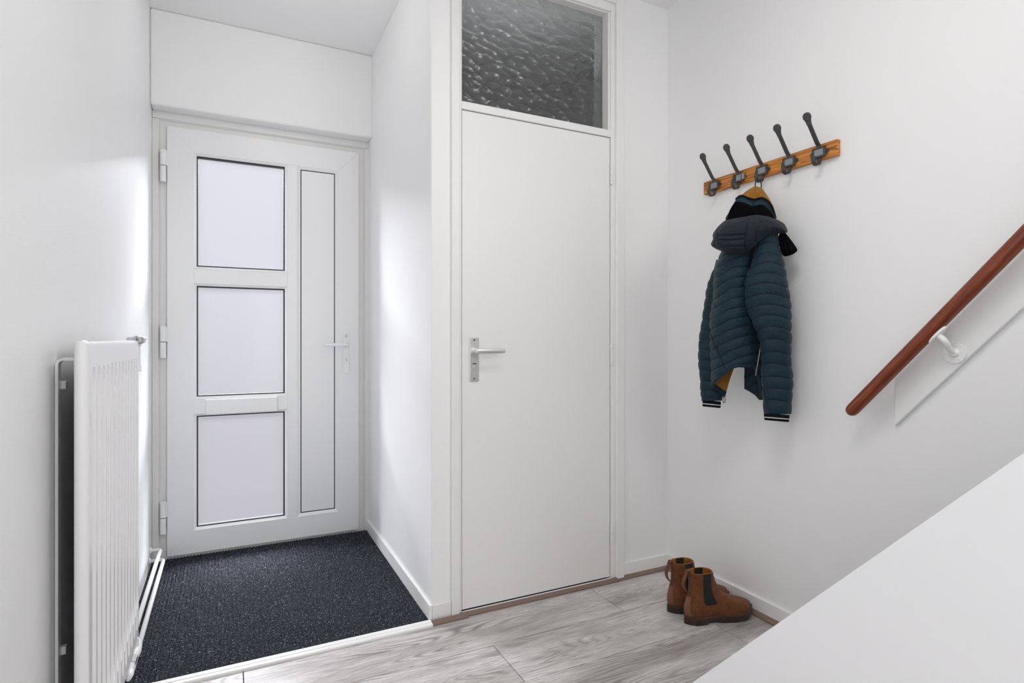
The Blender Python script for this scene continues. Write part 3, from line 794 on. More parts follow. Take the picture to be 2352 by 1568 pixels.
# ------------------------------------------------------------------ coat rack
HOOK_Y = [1.838, 1.708, 1.590, 1.468, 1.346]
def coat_rack():
    m = Mat('varnished_pine', rough=0.35, spec=0.45)
    tc = m.n('ShaderNodeTexCoord')
    mp = m.n('ShaderNodeMapping'); mp.inputs['Scale'].default_value = (8, 1.3, 30); m.l(tc.outputs['Object'], mp.inputs['Vector'])
    f = m.noise(mp.outputs['Vector'], 1.3, 2, 0.5, 0.5)
    r = m.math('POWER', m.math('MULTIPLY', m.math('ADD', m.math('SINE', m.math('MULTIPLY', f, 70)), 1), 0.5), 1.6)
    c = m.mix(r, srgb(208, 136, 56), srgb(142, 80, 28))
    vo = m.n('ShaderNodeTexVoronoi', feature='F1'); vo.inputs['Scale'].default_value = 1.0
    mk = m.n('ShaderNodeMapping'); mk.inputs['Scale'].default_value = (3, 4.1, 9); m.l(tc.outputs['Object'], mk.inputs['Vector']); m.l(mk.outputs['Vector'], vo.inputs['Vector'])
    kn = m.ramp(vo.outputs['Distance'], [(0.05, (1, 1, 1, 1)), (0.13, (0, 0, 0, 1))])
    c = m.mix(m.math('MULTIPLY', kn, 0.75), c, srgb(82, 40, 14))
    m.col(c); m.bump(r, 0.08, 0.002)
    t = thing('coat_rack', (1.91, 1.593, 1.749), 'pine coat rack board with five dark iron hooks', 'coat rack')
    bm = bmesh.new()
    prism(bm, [(1.907, 1.753), (1.903, 1.749), (1.283, 1.749), (1.283, 1.806), (1.903, 1.806), (1.907, 1.802)], 'x', 1.901, XR)
    obj('board', bm, m.m, t, 0.003, seg=3)
    for k, y in enumerate(HOOK_Y):
        zc = 1.7755
        # strap: ball end up in front, down the board, curling out below
        bm = bmesh.new()
        path = fillet([(1.826, y - 0.004, 1.886), (1.835, y - 0.004, 1.868), (1.882, y - 0.001, 1.808), (1.893, y, 1.800), (1.897, y, 1.785), (1.897, y, 1.742), (1.890, y, 1.730), (1.878, y, 1.728), (1.866, y, 1.735), (1.862, y, 1.748), (1.862, y, 1.757)], 0.012, 4)
        strap(bm, path, (0, 1, 0), lambda s: 0.015 if s > 0.06 else 0.015, 0.004)
        # flat rounded paddle at the top
        dv = Vector((0.009, 0, -0.018)).normalized(); wv = Vector((0, 1, 0)); nv = dv.cross(wv).normalized()
        c0 = Vector((1.8245, y - 0.004, 1.889))
        out = []
        for q in range(20):
            a = 2 * PI * q / 20
            rad = 0.0152
            out.append(c0 + (wv * math.cos(a) - dv * math.sin(a)) * rad)
        out2 = [p - nv * 0.0025 for p in out]; out1 = [p + nv * 0.0025 for p in out]
        cc = [c0 + (p - c0) * 0.75 - nv * 0.0042 for p in out]; cd = [c0 + (p - c0) * 0.75 + nv * 0.0042 for p in out]
        loft(bm, [cc, out2, out1, cd])
        # neck flare
        rings = []
        for q in range(7):
            s = q / 6
            c1 = c0 + dv * (0.008 + 0.022 * s)
            hw = 0.0128 - 0.0053 * (s ** 0.6)
            rings.append([c1 + wv * hw - nv * 0.0022, c1 - wv * hw - nv * 0.0022, c1 - wv * hw + nv * 0.0022, c1 + wv * hw + nv * 0.0022])
        loft(bm, rings)
        h = obj('hook', bm, M_IRON, t, 0.0008, seg=2)
        # label holder with two screw ears
        bm = bmesh.new()
        X = 1.892
        for b in ((-0.0255, 0.0255, 0.0118, 0.0185), (-0.0255, 0.0255, -0.0185, -0.0118), (-0.0255, -0.0180, -0.0118, 0.0118), (0.0180, 0.0255, -0.0118, 0.0118)):
            box(bm, X - 0.002, X + 0.004, y + b[0], y + b[1], zc + b[2], zc + b[3])
        box(bm, X + 0.002, X + 0.006, y - 0.025, y + 0.025, zc - 0.018, zc + 0.018)
        for s in (-1, 1):
            pts = [(y + s * 0.022, zc - 0.010)] + [(y + s * (0.0265 + 0.0085 * math.cos(a)), zc + 0.0085 * math.sin(a)) for a in [-PI / 2 + PI * q / 10 for q in range(11)]] + [(y + s * 0.022, zc + 0.010)]
            prism(bm, pts, 'x', X + 0.003, X + 0.009)
        obj('label_holder', bm, M_IRON, h, 0.0008)
        for s in (-1, 1):
            bm = bmesh.new(); disc(bm, (X + 0.003, y + s * 0.029, zc), (-1, 0, 0), 0.003, 0.0012, 12, 0.002)
            obj('ear_screw', bm, M_BLACK, h)
        off = -0.0165 if k == 1 else 0.0
        obj('label_card', boxes((X + 0.0005, X + 0.0017, y - 0.0181 + off, y + 0.0181 + off * 0.55, zc - 0.0119, zc + 0.0119)), M_CARD, h)
        if k == 1:
            obj('label_card', boxes((X - 0.0032, X - 0.0022, y - 0.034, y - 0.0228, zc - 0.0125, zc + 0.0125)), M_CARD, h)
coat_rack()

# ------------------------------------------------------------------ quilted jacket
# The jacket was measured in pixels; at() turns a measurement and a depth (metres behind the jacket's middle plane) into a point in the room.
NX, NY, MID = 0.7533, 0.6577, 2.385
def at(px, py, dep):
    D = (px - 1176) / F_PX
    dx, dy, dz = math.sin(YAW) + D * math.cos(YAW), math.cos(YAW) - D * math.sin(YAW), -(py - HORIZON) / F_PX
    k = (MID + dep) / (NX * dx + NY * dy)
    return Vector((dx * k, dy * k, EYE + dz * k))
AWAY = Vector((NX, NY, 0))

def fabric(name, c1, c2, rough=0.55, bump=0.35, scale=60, sheen=0.2, seam_shade=False, spec=0.2):
    m = Mat(name, c1, rough, 0, spec)
    v = m.coords((1, 1, 1))
    w = m.noise(v, scale, 5, 0.6, 0.6)
    m.col(m.mix(m.noise(v, 9, 3), c1, c2))
    fine = m.noise(v, 900, 2)
    m.bump(m.math('ADD', w, m.math('MULTIPLY', fine, 0.12)), bump, 0.006)
    m.b.inputs['Sheen Weight'].default_value = sheen
    m.b.inputs['Sheen Roughness'].default_value = 0.4
    if seam_shade:  # quilt seams drawn near black: the grooves' shade painted into the colour
        at_ = m.n('ShaderNodeAttribute', attribute_name='seam_shade')
        m.col(m.mix(at_.outputs['Fac'], m.mix(m.noise(v, 9, 3), c1, c2), (0.0035, 0.0045, 0.006, 1)))
    return m.m
M_NAVY = fabric('navy_nylon', srgb(18, 40, 52), srgb(25, 48, 60), 0.5, 0.6, 60, 0.06, True)
M_NAVY_WORN = fabric('worn_navy_nylon', srgb(24, 33, 43), srgb(32, 40, 50), 0.6, 0.8, 75, 0.06)
M_MUSTARD = fabric('mustard_lining', srgb(160, 108, 36), srgb(138, 92, 30), 0.45, 0.8, 45)
M_FLEECE = fabric('black_fleece', (0.003, 0.003, 0.004, 1), (0.005, 0.005, 0.006, 1), 0.95, 0.4, 300, 0.0, False, 0.03)
M_RIB = fabric('black_rib_knit', (0.010, 0.010, 0.012, 1), (0.014, 0.014, 0.016, 1), 0.9, 0.3, 200, 0.02, False, 0.05)
M_WHITE_KNIT = fabric('white_knit', (0.75, 0.74, 0.72, 1), (0.7, 0.7, 0.68, 1), 0.9, 0.3, 300)

def quilt(q):
    f = q - math.floor(q)
    return abs(math.sin(PI * f)) ** 0.36 - 0.72

def seam_shade_at(q):
    f = q - math.floor(q)
    return math.exp(-(min(f, 1 - f) / 0.032) ** 2)

def sleeve_mesh(rows, lines, y0, y1, n=180, seg=72, amp=0.0075, arch=10, tilt=0):
    ys = [r[0] for r in rows]
    L, R, Dp, Th = (catmull(ys, [r[k] for r in rows]) for k in (1, 2, 3, 4))
    qf = catmull(lines, list(range(len(lines))))
    def q_at(y):
        if y < lines[0]: return (y - lines[0]) / 24
        if y > lines[-1]: return len(lines) - 1 + (y - lines[-1]) / 26
        return qf(y)
    rings = []; st = []
    for i in range(n + 1):
        y = y0 + (y1 - y0) * i / n
        l, r, dp, th = L(y), R(y), Dp(y), Th(y)
        ring = []
        for k in range(seg):
            a = 2 * PI * k / seg
            ca, sa = math.cos(a), math.sin(a)
            xr = math.copysign(abs(ca) ** 0.85, ca); dr = math.copysign(abs(sa) ** 0.85, sa)
            px = (l + r) / 2 + xr * (r - l) / 2 * 0.965
            dep = dp + dr * th
            arc = arch(y) if callable(arch) else arch
            til = tilt(y) if callable(tilt) else tilt
            qq = q_at(y - arc * xr * xr - til * xr + arc * 0.35)
            g = quilt(qq)
            st.append(seam_shade_at(qq))
            p = at(px, y, dep)
            side = (at(px + 1, y, dep) - p).normalized()
            nrm = (side * xr / max(0.3, (r - l) / 1300) * 0.05 + AWAY * dr).normalized()
            wob = mnoise.noise(p * 14.0) * 0.004 + mnoise.noise(p * 40.0) * 0.0016
            ring.append(p + nrm * (amp * g + wob))
        rings.append(ring)
    bm = bmesh.new()
    lay = bm.verts.layers.float.new('seam_shade')
    loft(bm, rings, True, True, True)
    for v, s_ in zip(bm.verts, st): v[lay] = s_ * 0.9
    return bm

def cuff(parent, l0, r0, y0l, y0r, l1, r1, y1l, y1r, dep, th):
    def ring(f, grow=1.0):
        l = l0 + (l1 - l0) * f; r = r0 + (r1 - r0) * f
        out = []
        for k in range(48):
            a = 2 * PI * k / 48
            xr, dr = math.cos(a), math.sin(a)
            px = (l + r) / 2 + xr * (r - l) / 2 * grow
            s = (xr + 1) / 2
            yy = (y0l + (y1l - y0l) * f) * (1 - s) + (y0r + (y1r - y0r) * f) * s
            rib = 1 + 0.02 * (k % 2)
            out.append(at(px, yy, dep + dr * th * grow * rib))
        return out
    bm = bmesh.new()
    loft(bm, [ring(0, 0.98), ring(0.1), ring(0.5), ring(0.92), ring(1.0, 0.95), ring(0.9, 0.85), ring(0.3, 0.8)], True, False, False)
    c = obj('cuff', bm, M_RIB, parent, smooth=True)
    c['label'] = 'black knitted cuff with a white stripe'
    bm = bmesh.new(); loft(bm, [ring(0.52, 0.99), ring(0.53, 1.02), ring(0.64, 1.02), ring(0.65, 0.99)], True, False, False)
    obj('stripe', bm, M_WHITE_KNIT, c, smooth=True)

def seg_dist(p, a, b):
    ax, ay = a; bx, by = b
    dx, dy = bx - ax, by - ay
    t = max(0, min(1, ((p[0] - ax) * dx + (p[1] - ay) * dy) / (dx * dx + dy * dy + 1e-9)))
    return math.hypot(p[0] - ax - t * dx, p[1] - ay - t * dy)

def dense(outline, n):
    pts = outline + [outline[0]]
    L = [0]
    for a, b in zip(pts, pts[1:]): L.append(L[-1] + math.hypot(b[0] - a[0], b[1] - a[1]))
    # closed catmull through the outline
    res = []
    N = len(outline)
    for k in range(n):
        s = L[-1] * k / n
        i = max(j for j in range(N) if L[j] <= s)
        t = (s - L[i]) / (L[i + 1] - L[i])
        p0, p1, p2, p3 = (outline[(i + d) % N] for d in (-1, 0, 1, 2))
        res.append(tuple(0.5 * (2 * b + (c - a) * t + (2 * a - 5 * b + 4 * c - d) * t * t + (3 * b - a - 3 * c + d) * t ** 3) for a, b, c, d in zip(p0, p1, p2, p3)))
    return res

def pillow(outline, center, dep, front, back, seams=(), rings=34, n=150, power=0.5, wob=0.004, tiltdep=None, groove=0.006, gw=2.2, extra=None, roll=None):
    out = dense(outline, n)
    edges = list(zip(outline, outline[1:] + outline[:1]))
    bm = bmesh.new()
    def P(k, o, sgn):
        px, py = center[0] + (o[0] - center[0]) * k, center[1] + (o[1] - center[1]) * k
        base = dep + (tiltdep(px, py) if tiltdep else 0)
        h = max(0.0, 1 - k * k) ** power
        if roll and sgn < 0 and k < 1:
            dd = min(seg_dist((px, py), a, b) for a, b in edges)
            q = min(1.0, dd / roll)
            h = 0.80 * math.sqrt(max(0.0, 1 - (1 - q) ** 2)) + 0.20 * h
        d = base + (-front * h if sgn < 0 else back * h)
        if sgn < 0:
            for s in seams:
                dd = min(seg_dist((px, py), a, b) for a, b in zip(s, s[1:]))
                d += groove * math.exp(-(dd / gw) ** 2)
            if extra: d += extra(px, py)
        p = at(px, py, d)
        w = (mnoise.noise(p * 16) * wob + mnoise.noise(p * 45) * wob * 0.45) * min(1, (1 - k) * 4)
        return p + AWAY * w
    ks = [math.sin(PI / 2 * i / rings) for i in range(1, rings + 1)]
    fr = [[bm.verts.new(P(k, o, -1)) for o in out] for k in ks]
    bk = [[bm.verts.new(P(k, o, 1)) for o in out] for k in ks[:-1]] + [fr[-1]]
    for lay in (fr, bk):
        c = bm.verts.new(P(0, center, -1 if lay is fr else 1))
        for i in range(n): bm.faces.new((c, lay[0][i], lay[0][(i + 1) % n]))
        for a, b in zip(lay, lay[1:]):
            for i in range(n): bm.faces.new((a[i], b[i], b[(i + 1) % n], a[(i + 1) % n]))
    return bm

def jacket():
    t = thing('jacket', at(1735, 428, 0.05), 'navy quilted hooded jacket with mustard lining hanging from the middle hook', 'jacket')
    # ---- body: an open sheet wrapped round from zip edge to zip edge
    ky = [560, 590, 610, 640, 680, 710, 740, 780, 810, 840, 880, 920]
    kl = [1660, 1652, 1645, 1639, 1637, 1633, 1630.5, 1631, 1632.5, 1634, 1633, 1634]
    kr = [1748, 1750, 1752, 1754, 1755, 1755, 1755, 1756, 1757, 1757, 1757, 1757]
    Lf, Rf = catmull(ky, kl), catmull(ky, kr)
    kf = [0.235, 0.06, 0.0, 0.15, 0.43, 0.70, 0.83, 0.97, 0.87, 0.63]
    kd = [0.075, 0.052, 0.0, -0.055, -0.072, -0.050, -0.022, 0.025, 0.058, 0.070]
    kh = [911, 895, 884, 869.5, 845.5, 844.5, 843, 914, 909, 892]
    ks = list(range(10))
    Ff, Df, Hf = catmull(ks, kf), catmull(ks, kd), catmull(ks, kh)
    ns, nr, top = 130, 330, 562.0
    stv = []
    def body(si, ti, puffy=True, inset=0.0):
        s = 9 * si / ns
        f, d, hem = Ff(s), Df(s), Hf(s)
        y = top + (hem - top) * ti / nr
        l, r = Lf(y), Rf(y)
        lean = max(0.0, 1 - s) * max(0.0, min(62.0, 908 - y)) * 0.30
        px = l + (r - l) * f + lean
        p = at(px, y, d)
        ds = 0.02
        p2 = at(l + (r - l) * Ff(s + ds), y, Df(s + ds)); p1 = at(l + (r - l) * Ff(s - ds), y, Df(s - ds))
        tg = p2 - p1
        nm = Vector((tg.y, -tg.x, 0))
        if nm.length < 1e-6: nm = -AWAY
        nm.normalize()
        cc = at(l + (r - l) * 0.45, y, 0.01)
        if nm.dot(p - cc) < 0: nm = -nm
        g = 0.0
        if puffy:
            fk = 0.34
            low = max(0, min(1, (y - 620) / 200))
            yo = (fk - f) / fk * (30 - 8 * low) if f < fk else -(f - fk) * (9 + 32 * low)
            q = (y - yo - 594 + 4) / 24.0
            g = quilt(q)
            sq = seam_shade_at(q) if hem - y > 9 else math.exp(-((hem - y - 8.5) / 1.2) ** 2)
            if hem - y < 9: g = -0.1 + 0.5 * math.sin(max(0, hem - y) / 9 * PI)   # hem binding
            # side seam crossing the quilting on the left
            sd = seg_dist((px, y), (1631, 760), (1664, 848)) if d < 0.01 else 99
            g -= 0.75 * math.exp(-(sd / 1.8) ** 2)
            stv.append(max(sq, math.exp(-(sd / 1.2) ** 2)) * 0.9)
        else: stv.append(0.0)
        wob = mnoise.noise(p * 13.0) * 0.005 + mnoise.noise(p * 38.0) * 0.0016
        return p + nm * (0.0058 * g + wob - inset)
    bm = bmesh.new()
    lay = bm.verts.layers.float.new('seam_shade')
    O = [[bm.verts.new(body(i, j)) for i in range(ns + 1)] for j in range(nr + 1)]
    I = [[bm.verts.new(body(i, j, i > ns * 0.8, 0.011)) for i in range(ns + 1)] for j in range(nr + 1)]
    for v, s_ in zip(bm.verts, stv): v[lay] = s_
    for j in range(nr):
        for i in range(ns):
            bm.faces.new((O[j][i], O[j][i + 1], O[j + 1][i + 1], O[j + 1][i]))
            f = bm.faces.new((I[j][i], I[j + 1][i], I[j + 1][i + 1], I[j][i + 1]))
            f.material_index = 1 if (j < nr - 12 and i < ns * 0.5) else 0
    for i in range(ns):
        bm.faces.new((O[nr][i], O[nr][i + 1], I[nr][i + 1], I[nr][i])); bm.faces.new((O[0][i], I[0][i], I[0][i + 1], O[0][i + 1]))
    for j in range(nr):
        bm.faces.new((O[j][0], O[j + 1][0], I[j + 1][0], I[j][0])); bm.faces.new((O[j][ns], I[j][ns], I[j + 1][ns], O[j + 1][ns]))
    obj('body', bm, [M_NAVY, M_MUSTARD], t, smooth=True)
    # ---- sleeves
    rows = [(522, 1752, 1786, -0.04, 0.026), (535, 1748, 1788, -0.045, 0.030), (560, 1738, 1792, -0.05, 0.038), (583, 1730, 1796, -0.055, 0.046), (607, 1724, 1802, -0.06, 0.050), (632, 1713, 1808, -0.06, 0.054), (650, 1708.5, 1811, -0.06, 0.056), (680, 1709.5, 1816, -0.06, 0.056), (710, 1715, 1819, -0.06, 0.055), (740, 1727, 1819.5, -0.06, 0.052), (770, 1740, 1819, -0.058, 0.048),
            (800, 1746, 1818.5, -0.055, 0.045), (830, 1747.5, 1819.5, -0.05, 0.043), (870, 1748.5, 1821.5, -0.048, 0.042), (905, 1749.5, 1822, -0.046, 0.042), (930, 1752, 1820, -0.046, 0.042), (957, 1753, 1817, -0.046, 0.040)]
    bm = sleeve_mesh(rows, [558, 583, 606, 630, 654, 679, 703.5, 728, 754, 782, 810.6, 837, 866, 893, 920, 952], 525, 951, 430, 84, 0.0055, lambda y: 13 if y < 770 else max(3, 13 - (y - 770) * 0.12), lambda y: 0 if y < 780 else 3)
    sl = obj('sleeve', bm, M_NAVY, t, smooth=True)
    cuff(sl, 1754, 1814, 948, 953, 1755.5, 1812, 964.5, 969, -0.046, 0.034)
    rows = [(590, 1646, 1670, 0.07, 0.02), (610, 1641.5, 1672, 0.075, 0.03), (640, 1628.5, 1672, 0.085, 0.038), (660, 1623, 1670, 0.09, 0.040), (690, 1619, 1668, 0.09, 0.042), (710, 1615, 1666, 0.09, 0.042), (740, 1610.5, 1664, 0.09, 0.042), (780, 1603.5, 1660, 0.09, 0.040), (810, 1602.5, 1659, 0.09, 0.040), (850, 1604, 1659, 0.088, 0.038), (875, 1606.5, 1660, 0.088, 0.038), (900, 1608, 1660, 0.086, 0.036), (925, 1611, 1659, 0.086, 0.035)]
    bm = sleeve_mesh(rows, [618, 640, 660, 684, 709, 734, 758, 781, 804, 828, 851, 876, 898, 914], 596, 920, 330, 60, 0.0050, 4, 3)
    sl = obj('sleeve', bm, M_NAVY, t, smooth=True)
    cuff(sl, 1613, 1656, 917, 922, 1613.5, 1655, 933, 937, 0.086, 0.028)
    # ---- neck: mustard lining dome, navy collar with black fleece inside
    must = [(1729, 429.5), (1735, 427.5), (1748, 431), (1757, 441), (1767, 456), (1772, 467), (1776, 482), (1760, 474), (1746, 470), (1720, 470), (1690, 462), (1701, 449.5), (1715, 438)]
    wr = [[(1735 + 3 * k, 452), (1733 + 9 * k, 436)] for k in (-2, -1, 0, 1, 2)]
    obj('neck_lining', pillow(must, (1738, 455), 0.045, 0.030, 0.015, wr, 24, 110, 0.6, 0.003, None, 0.003, 1.3), M_MUSTARD, t, smooth=True)
    navy = [(1701, 449.5), (1709, 450.5), (1719, 455), (1733, 457.5), (1747, 454), (1757, 457), (1766, 464), (1772, 472), (1777.5, 486), (1782.5, 505), (1760, 515), (1720, 518), (1669, 507), (1674, 487), (1682, 473), (1691, 457.5)]
    obj('collar', pillow(navy, (1727, 488), 0.012, 0.042, 0.03, [[(1731, 455), (1730, 475)]], 28, 130, 0.45, 0.003), M_NAVY, t, smooth=True)
    fl = [(1688, 464.5), (1697, 463), (1708, 464.5), (1720, 468), (1730, 472.5), (1740, 469), (1753, 470.5), (1763, 478), (1771, 487), (1780, 504), (1768, 518), (1720, 522), (1669.5, 510), (1671, 500), (1677.5, 480)]
    obj('fleece_lining', pillow(fl, (1725, 494), -0.012, 0.030, 0.02, [], 24, 130, 0.4, 0.003), M_FLEECE, t, smooth=True)
    bm = bmesh.new()
    bp = [(1691, 457), (1700, 450), (1709, 450.8), (1719, 455), (1733, 458), (1747, 454.5), (1757, 457), (1766, 464), (1772.5, 473), (1777.5, 487), (1781, 500)]
    bx, by = catmull(list(range(11)), [p[0] for p in bp]), catmull(list(range(11)), [p[1] for p in bp])
    tube(bm, [at(bx(k / 5), by(k / 5), 0.010 - 0.020 * math.sin(PI * k / 50) ** 0.5) for k in range(51)], 0.0042, 8)
    obj('collar_binding', bm, M_RIB, t, smooth=True)
    # ---- hood folded down over the back
    hood = [(1669, 504.5), (1688, 501), (1708, 498), (1724, 494.5), (1740, 493), (1766, 497), (1782, 503), (1799, 512), (1806, 522), (1809, 530.5), (1806, 534.5), (1797, 536), (1781, 537.5), (1759, 545), (1743, 557), (1734, 565), (1725, 573), (1716, 580), (1708, 583.5), (1683, 584), (1664, 580.5), (1655, 576), (1641, 569.5), (1633, 561), (1637.5, 549), (1637, 539), (1643, 528), (1654, 515.5)]
    seams = [[(1719, 505), (1716, 525), (1711.5, 545), (1709.5, 562), (1716, 581)], [(1651, 526), (1649, 545), (1642, 552), (1644, 568)], [(1651, 541), (1680, 540), (1709, 538)], [(1648, 551), (1675, 552), (1709, 549)], [(1645, 565), (1670, 566), (1709, 565)], [(1746, 510), (1741, 525), (1733, 552)], [(1776, 518), (1769, 538)]]
    def hood_extra(x, y):
        rim = min(seg_dist((x, y), a, b) for a, b in (((1725, 573), (1743, 557)), ((1743, 557), (1781, 535))))
        return -0.010 * math.exp(-((rim - 9) / 6) ** 2)
    obj('hood', pillow(hood, (1718, 530), -0.055, 0.082, 0.05, seams, 44, 220, 0.42, 0.006, lambda x, y: (x - 1703) * 0.00012, 0.0055, 2.0, None, 27.0), M_NAVY_WORN, t, smooth=True)
    flap = [(1797, 530), (1806, 537), (1815.5, 549), (1829.5, 569), (1830, 577), (1817, 585.5), (1799, 587), (1791, 566), (1786, 548)]
    obj('hood_edge', pillow(flap, (1806, 562), -0.05, 0.022, 0.015, [[(1801, 545), (1812, 580)], [(1797, 552), (1803, 584)]], 20, 90, 0.5, 0.004, None, 0.006, 2.5), M_FLEECE, t, smooth=True)
    # ---- hanger loop over the hook
    bm = bmesh.new()
    hx = HOOK_Y[2]
    c = Vector((1.874, hx, 1.7345))
    a, b = at(1734.5, 429.5, 0.045), at(1748.5, 432, 0.045)
    pts = [a, a * 0.45 + (c + Vector((-0.004, 0.011, -0.002))) * 0.55, c + Vector((-0.002, 0.008, 0.001)), c + Vector((0, 0, 0.0035)), c + Vector((0.002, -0.008, 0.001)), b * 0.45 + (c + Vector((0.004, -0.011, -0.002))) * 0.55, b]
    strap(bm, fillet(pts, 0.006, 3), (0.6, -0.4, 0.1), 0.004, 0.0018)
    obj('hanger_loop', bm, M_BLACK, t)
    # ---- zip pull at the left front corner and the side pocket zip
    bm = bmesh.new()
    tube(bm, [at(1661, 903, 0.060), at(1662.5, 911, 0.060)], 0.0042, 10)
    ring = [at(1663 + 2.6 * math.cos(q), 918.5 + 6.5 * math.sin(q), 0.058) for q in [2 * PI * k / 16 for k in range(16)]]
    tube(bm, ring, 0.0014, 6, False, True)
    obj('zip_pull', bm, M_BLACK, t, smooth=True)
    bm = bmesh.new()
    strap(bm, [at(1746, 800, -0.030), at(1741, 830, -0.028), at(1736.2, 858, -0.020), at(1735.4, 862, -0.020)], (0.6577, -0.7533, 0), 0.0038, 0.002)
    z = obj('pocket_zip', bm, M_CARD, t)
    z['label'] = 'grey pocket zip'
jacket()

# ------------------------------------------------------------------ chelsea boots
def suede(name, c1, c2):
    m = Mat(name, c1, 0.85, 0, 0.2)
    v = m.coords()
    m.col(m.mix(m.ramp(m.noise(v, 26, 5, 0.7), [(0.35, (0, 0, 0, 1)), (0.65, (1, 1, 1, 1))]), c1, c2))
    m.bump(m.math('ADD', m.noise(v, 600, 2), m.math('MULTIPLY', m.noise(v, 55, 4), 1.8)), 0.5, 0.003)
    m.b.inputs['Sheen Weight'].default_value = 0.12
    return m.m
M_SUEDE = suede('brown_suede', srgb(96, 56, 32), srgb(118, 72, 41))
M_HEELSTRIP = suede('heel_leather', srgb(128, 86, 68), srgb(116, 74, 56))
M_TAN = suede('tan_lining', srgb(168, 106, 48), srgb(150, 92, 40))
M_ELASTIC = suede('black_elastic', srgb(34, 31, 33), srgb(42, 39, 40))
M_SOLE = suede('dark_rubber_sole', srgb(52, 42, 36), srgb(68, 56, 48))
M_WELT = suede('welt_leather', srgb(84, 54, 36), srgb(74, 48, 32))

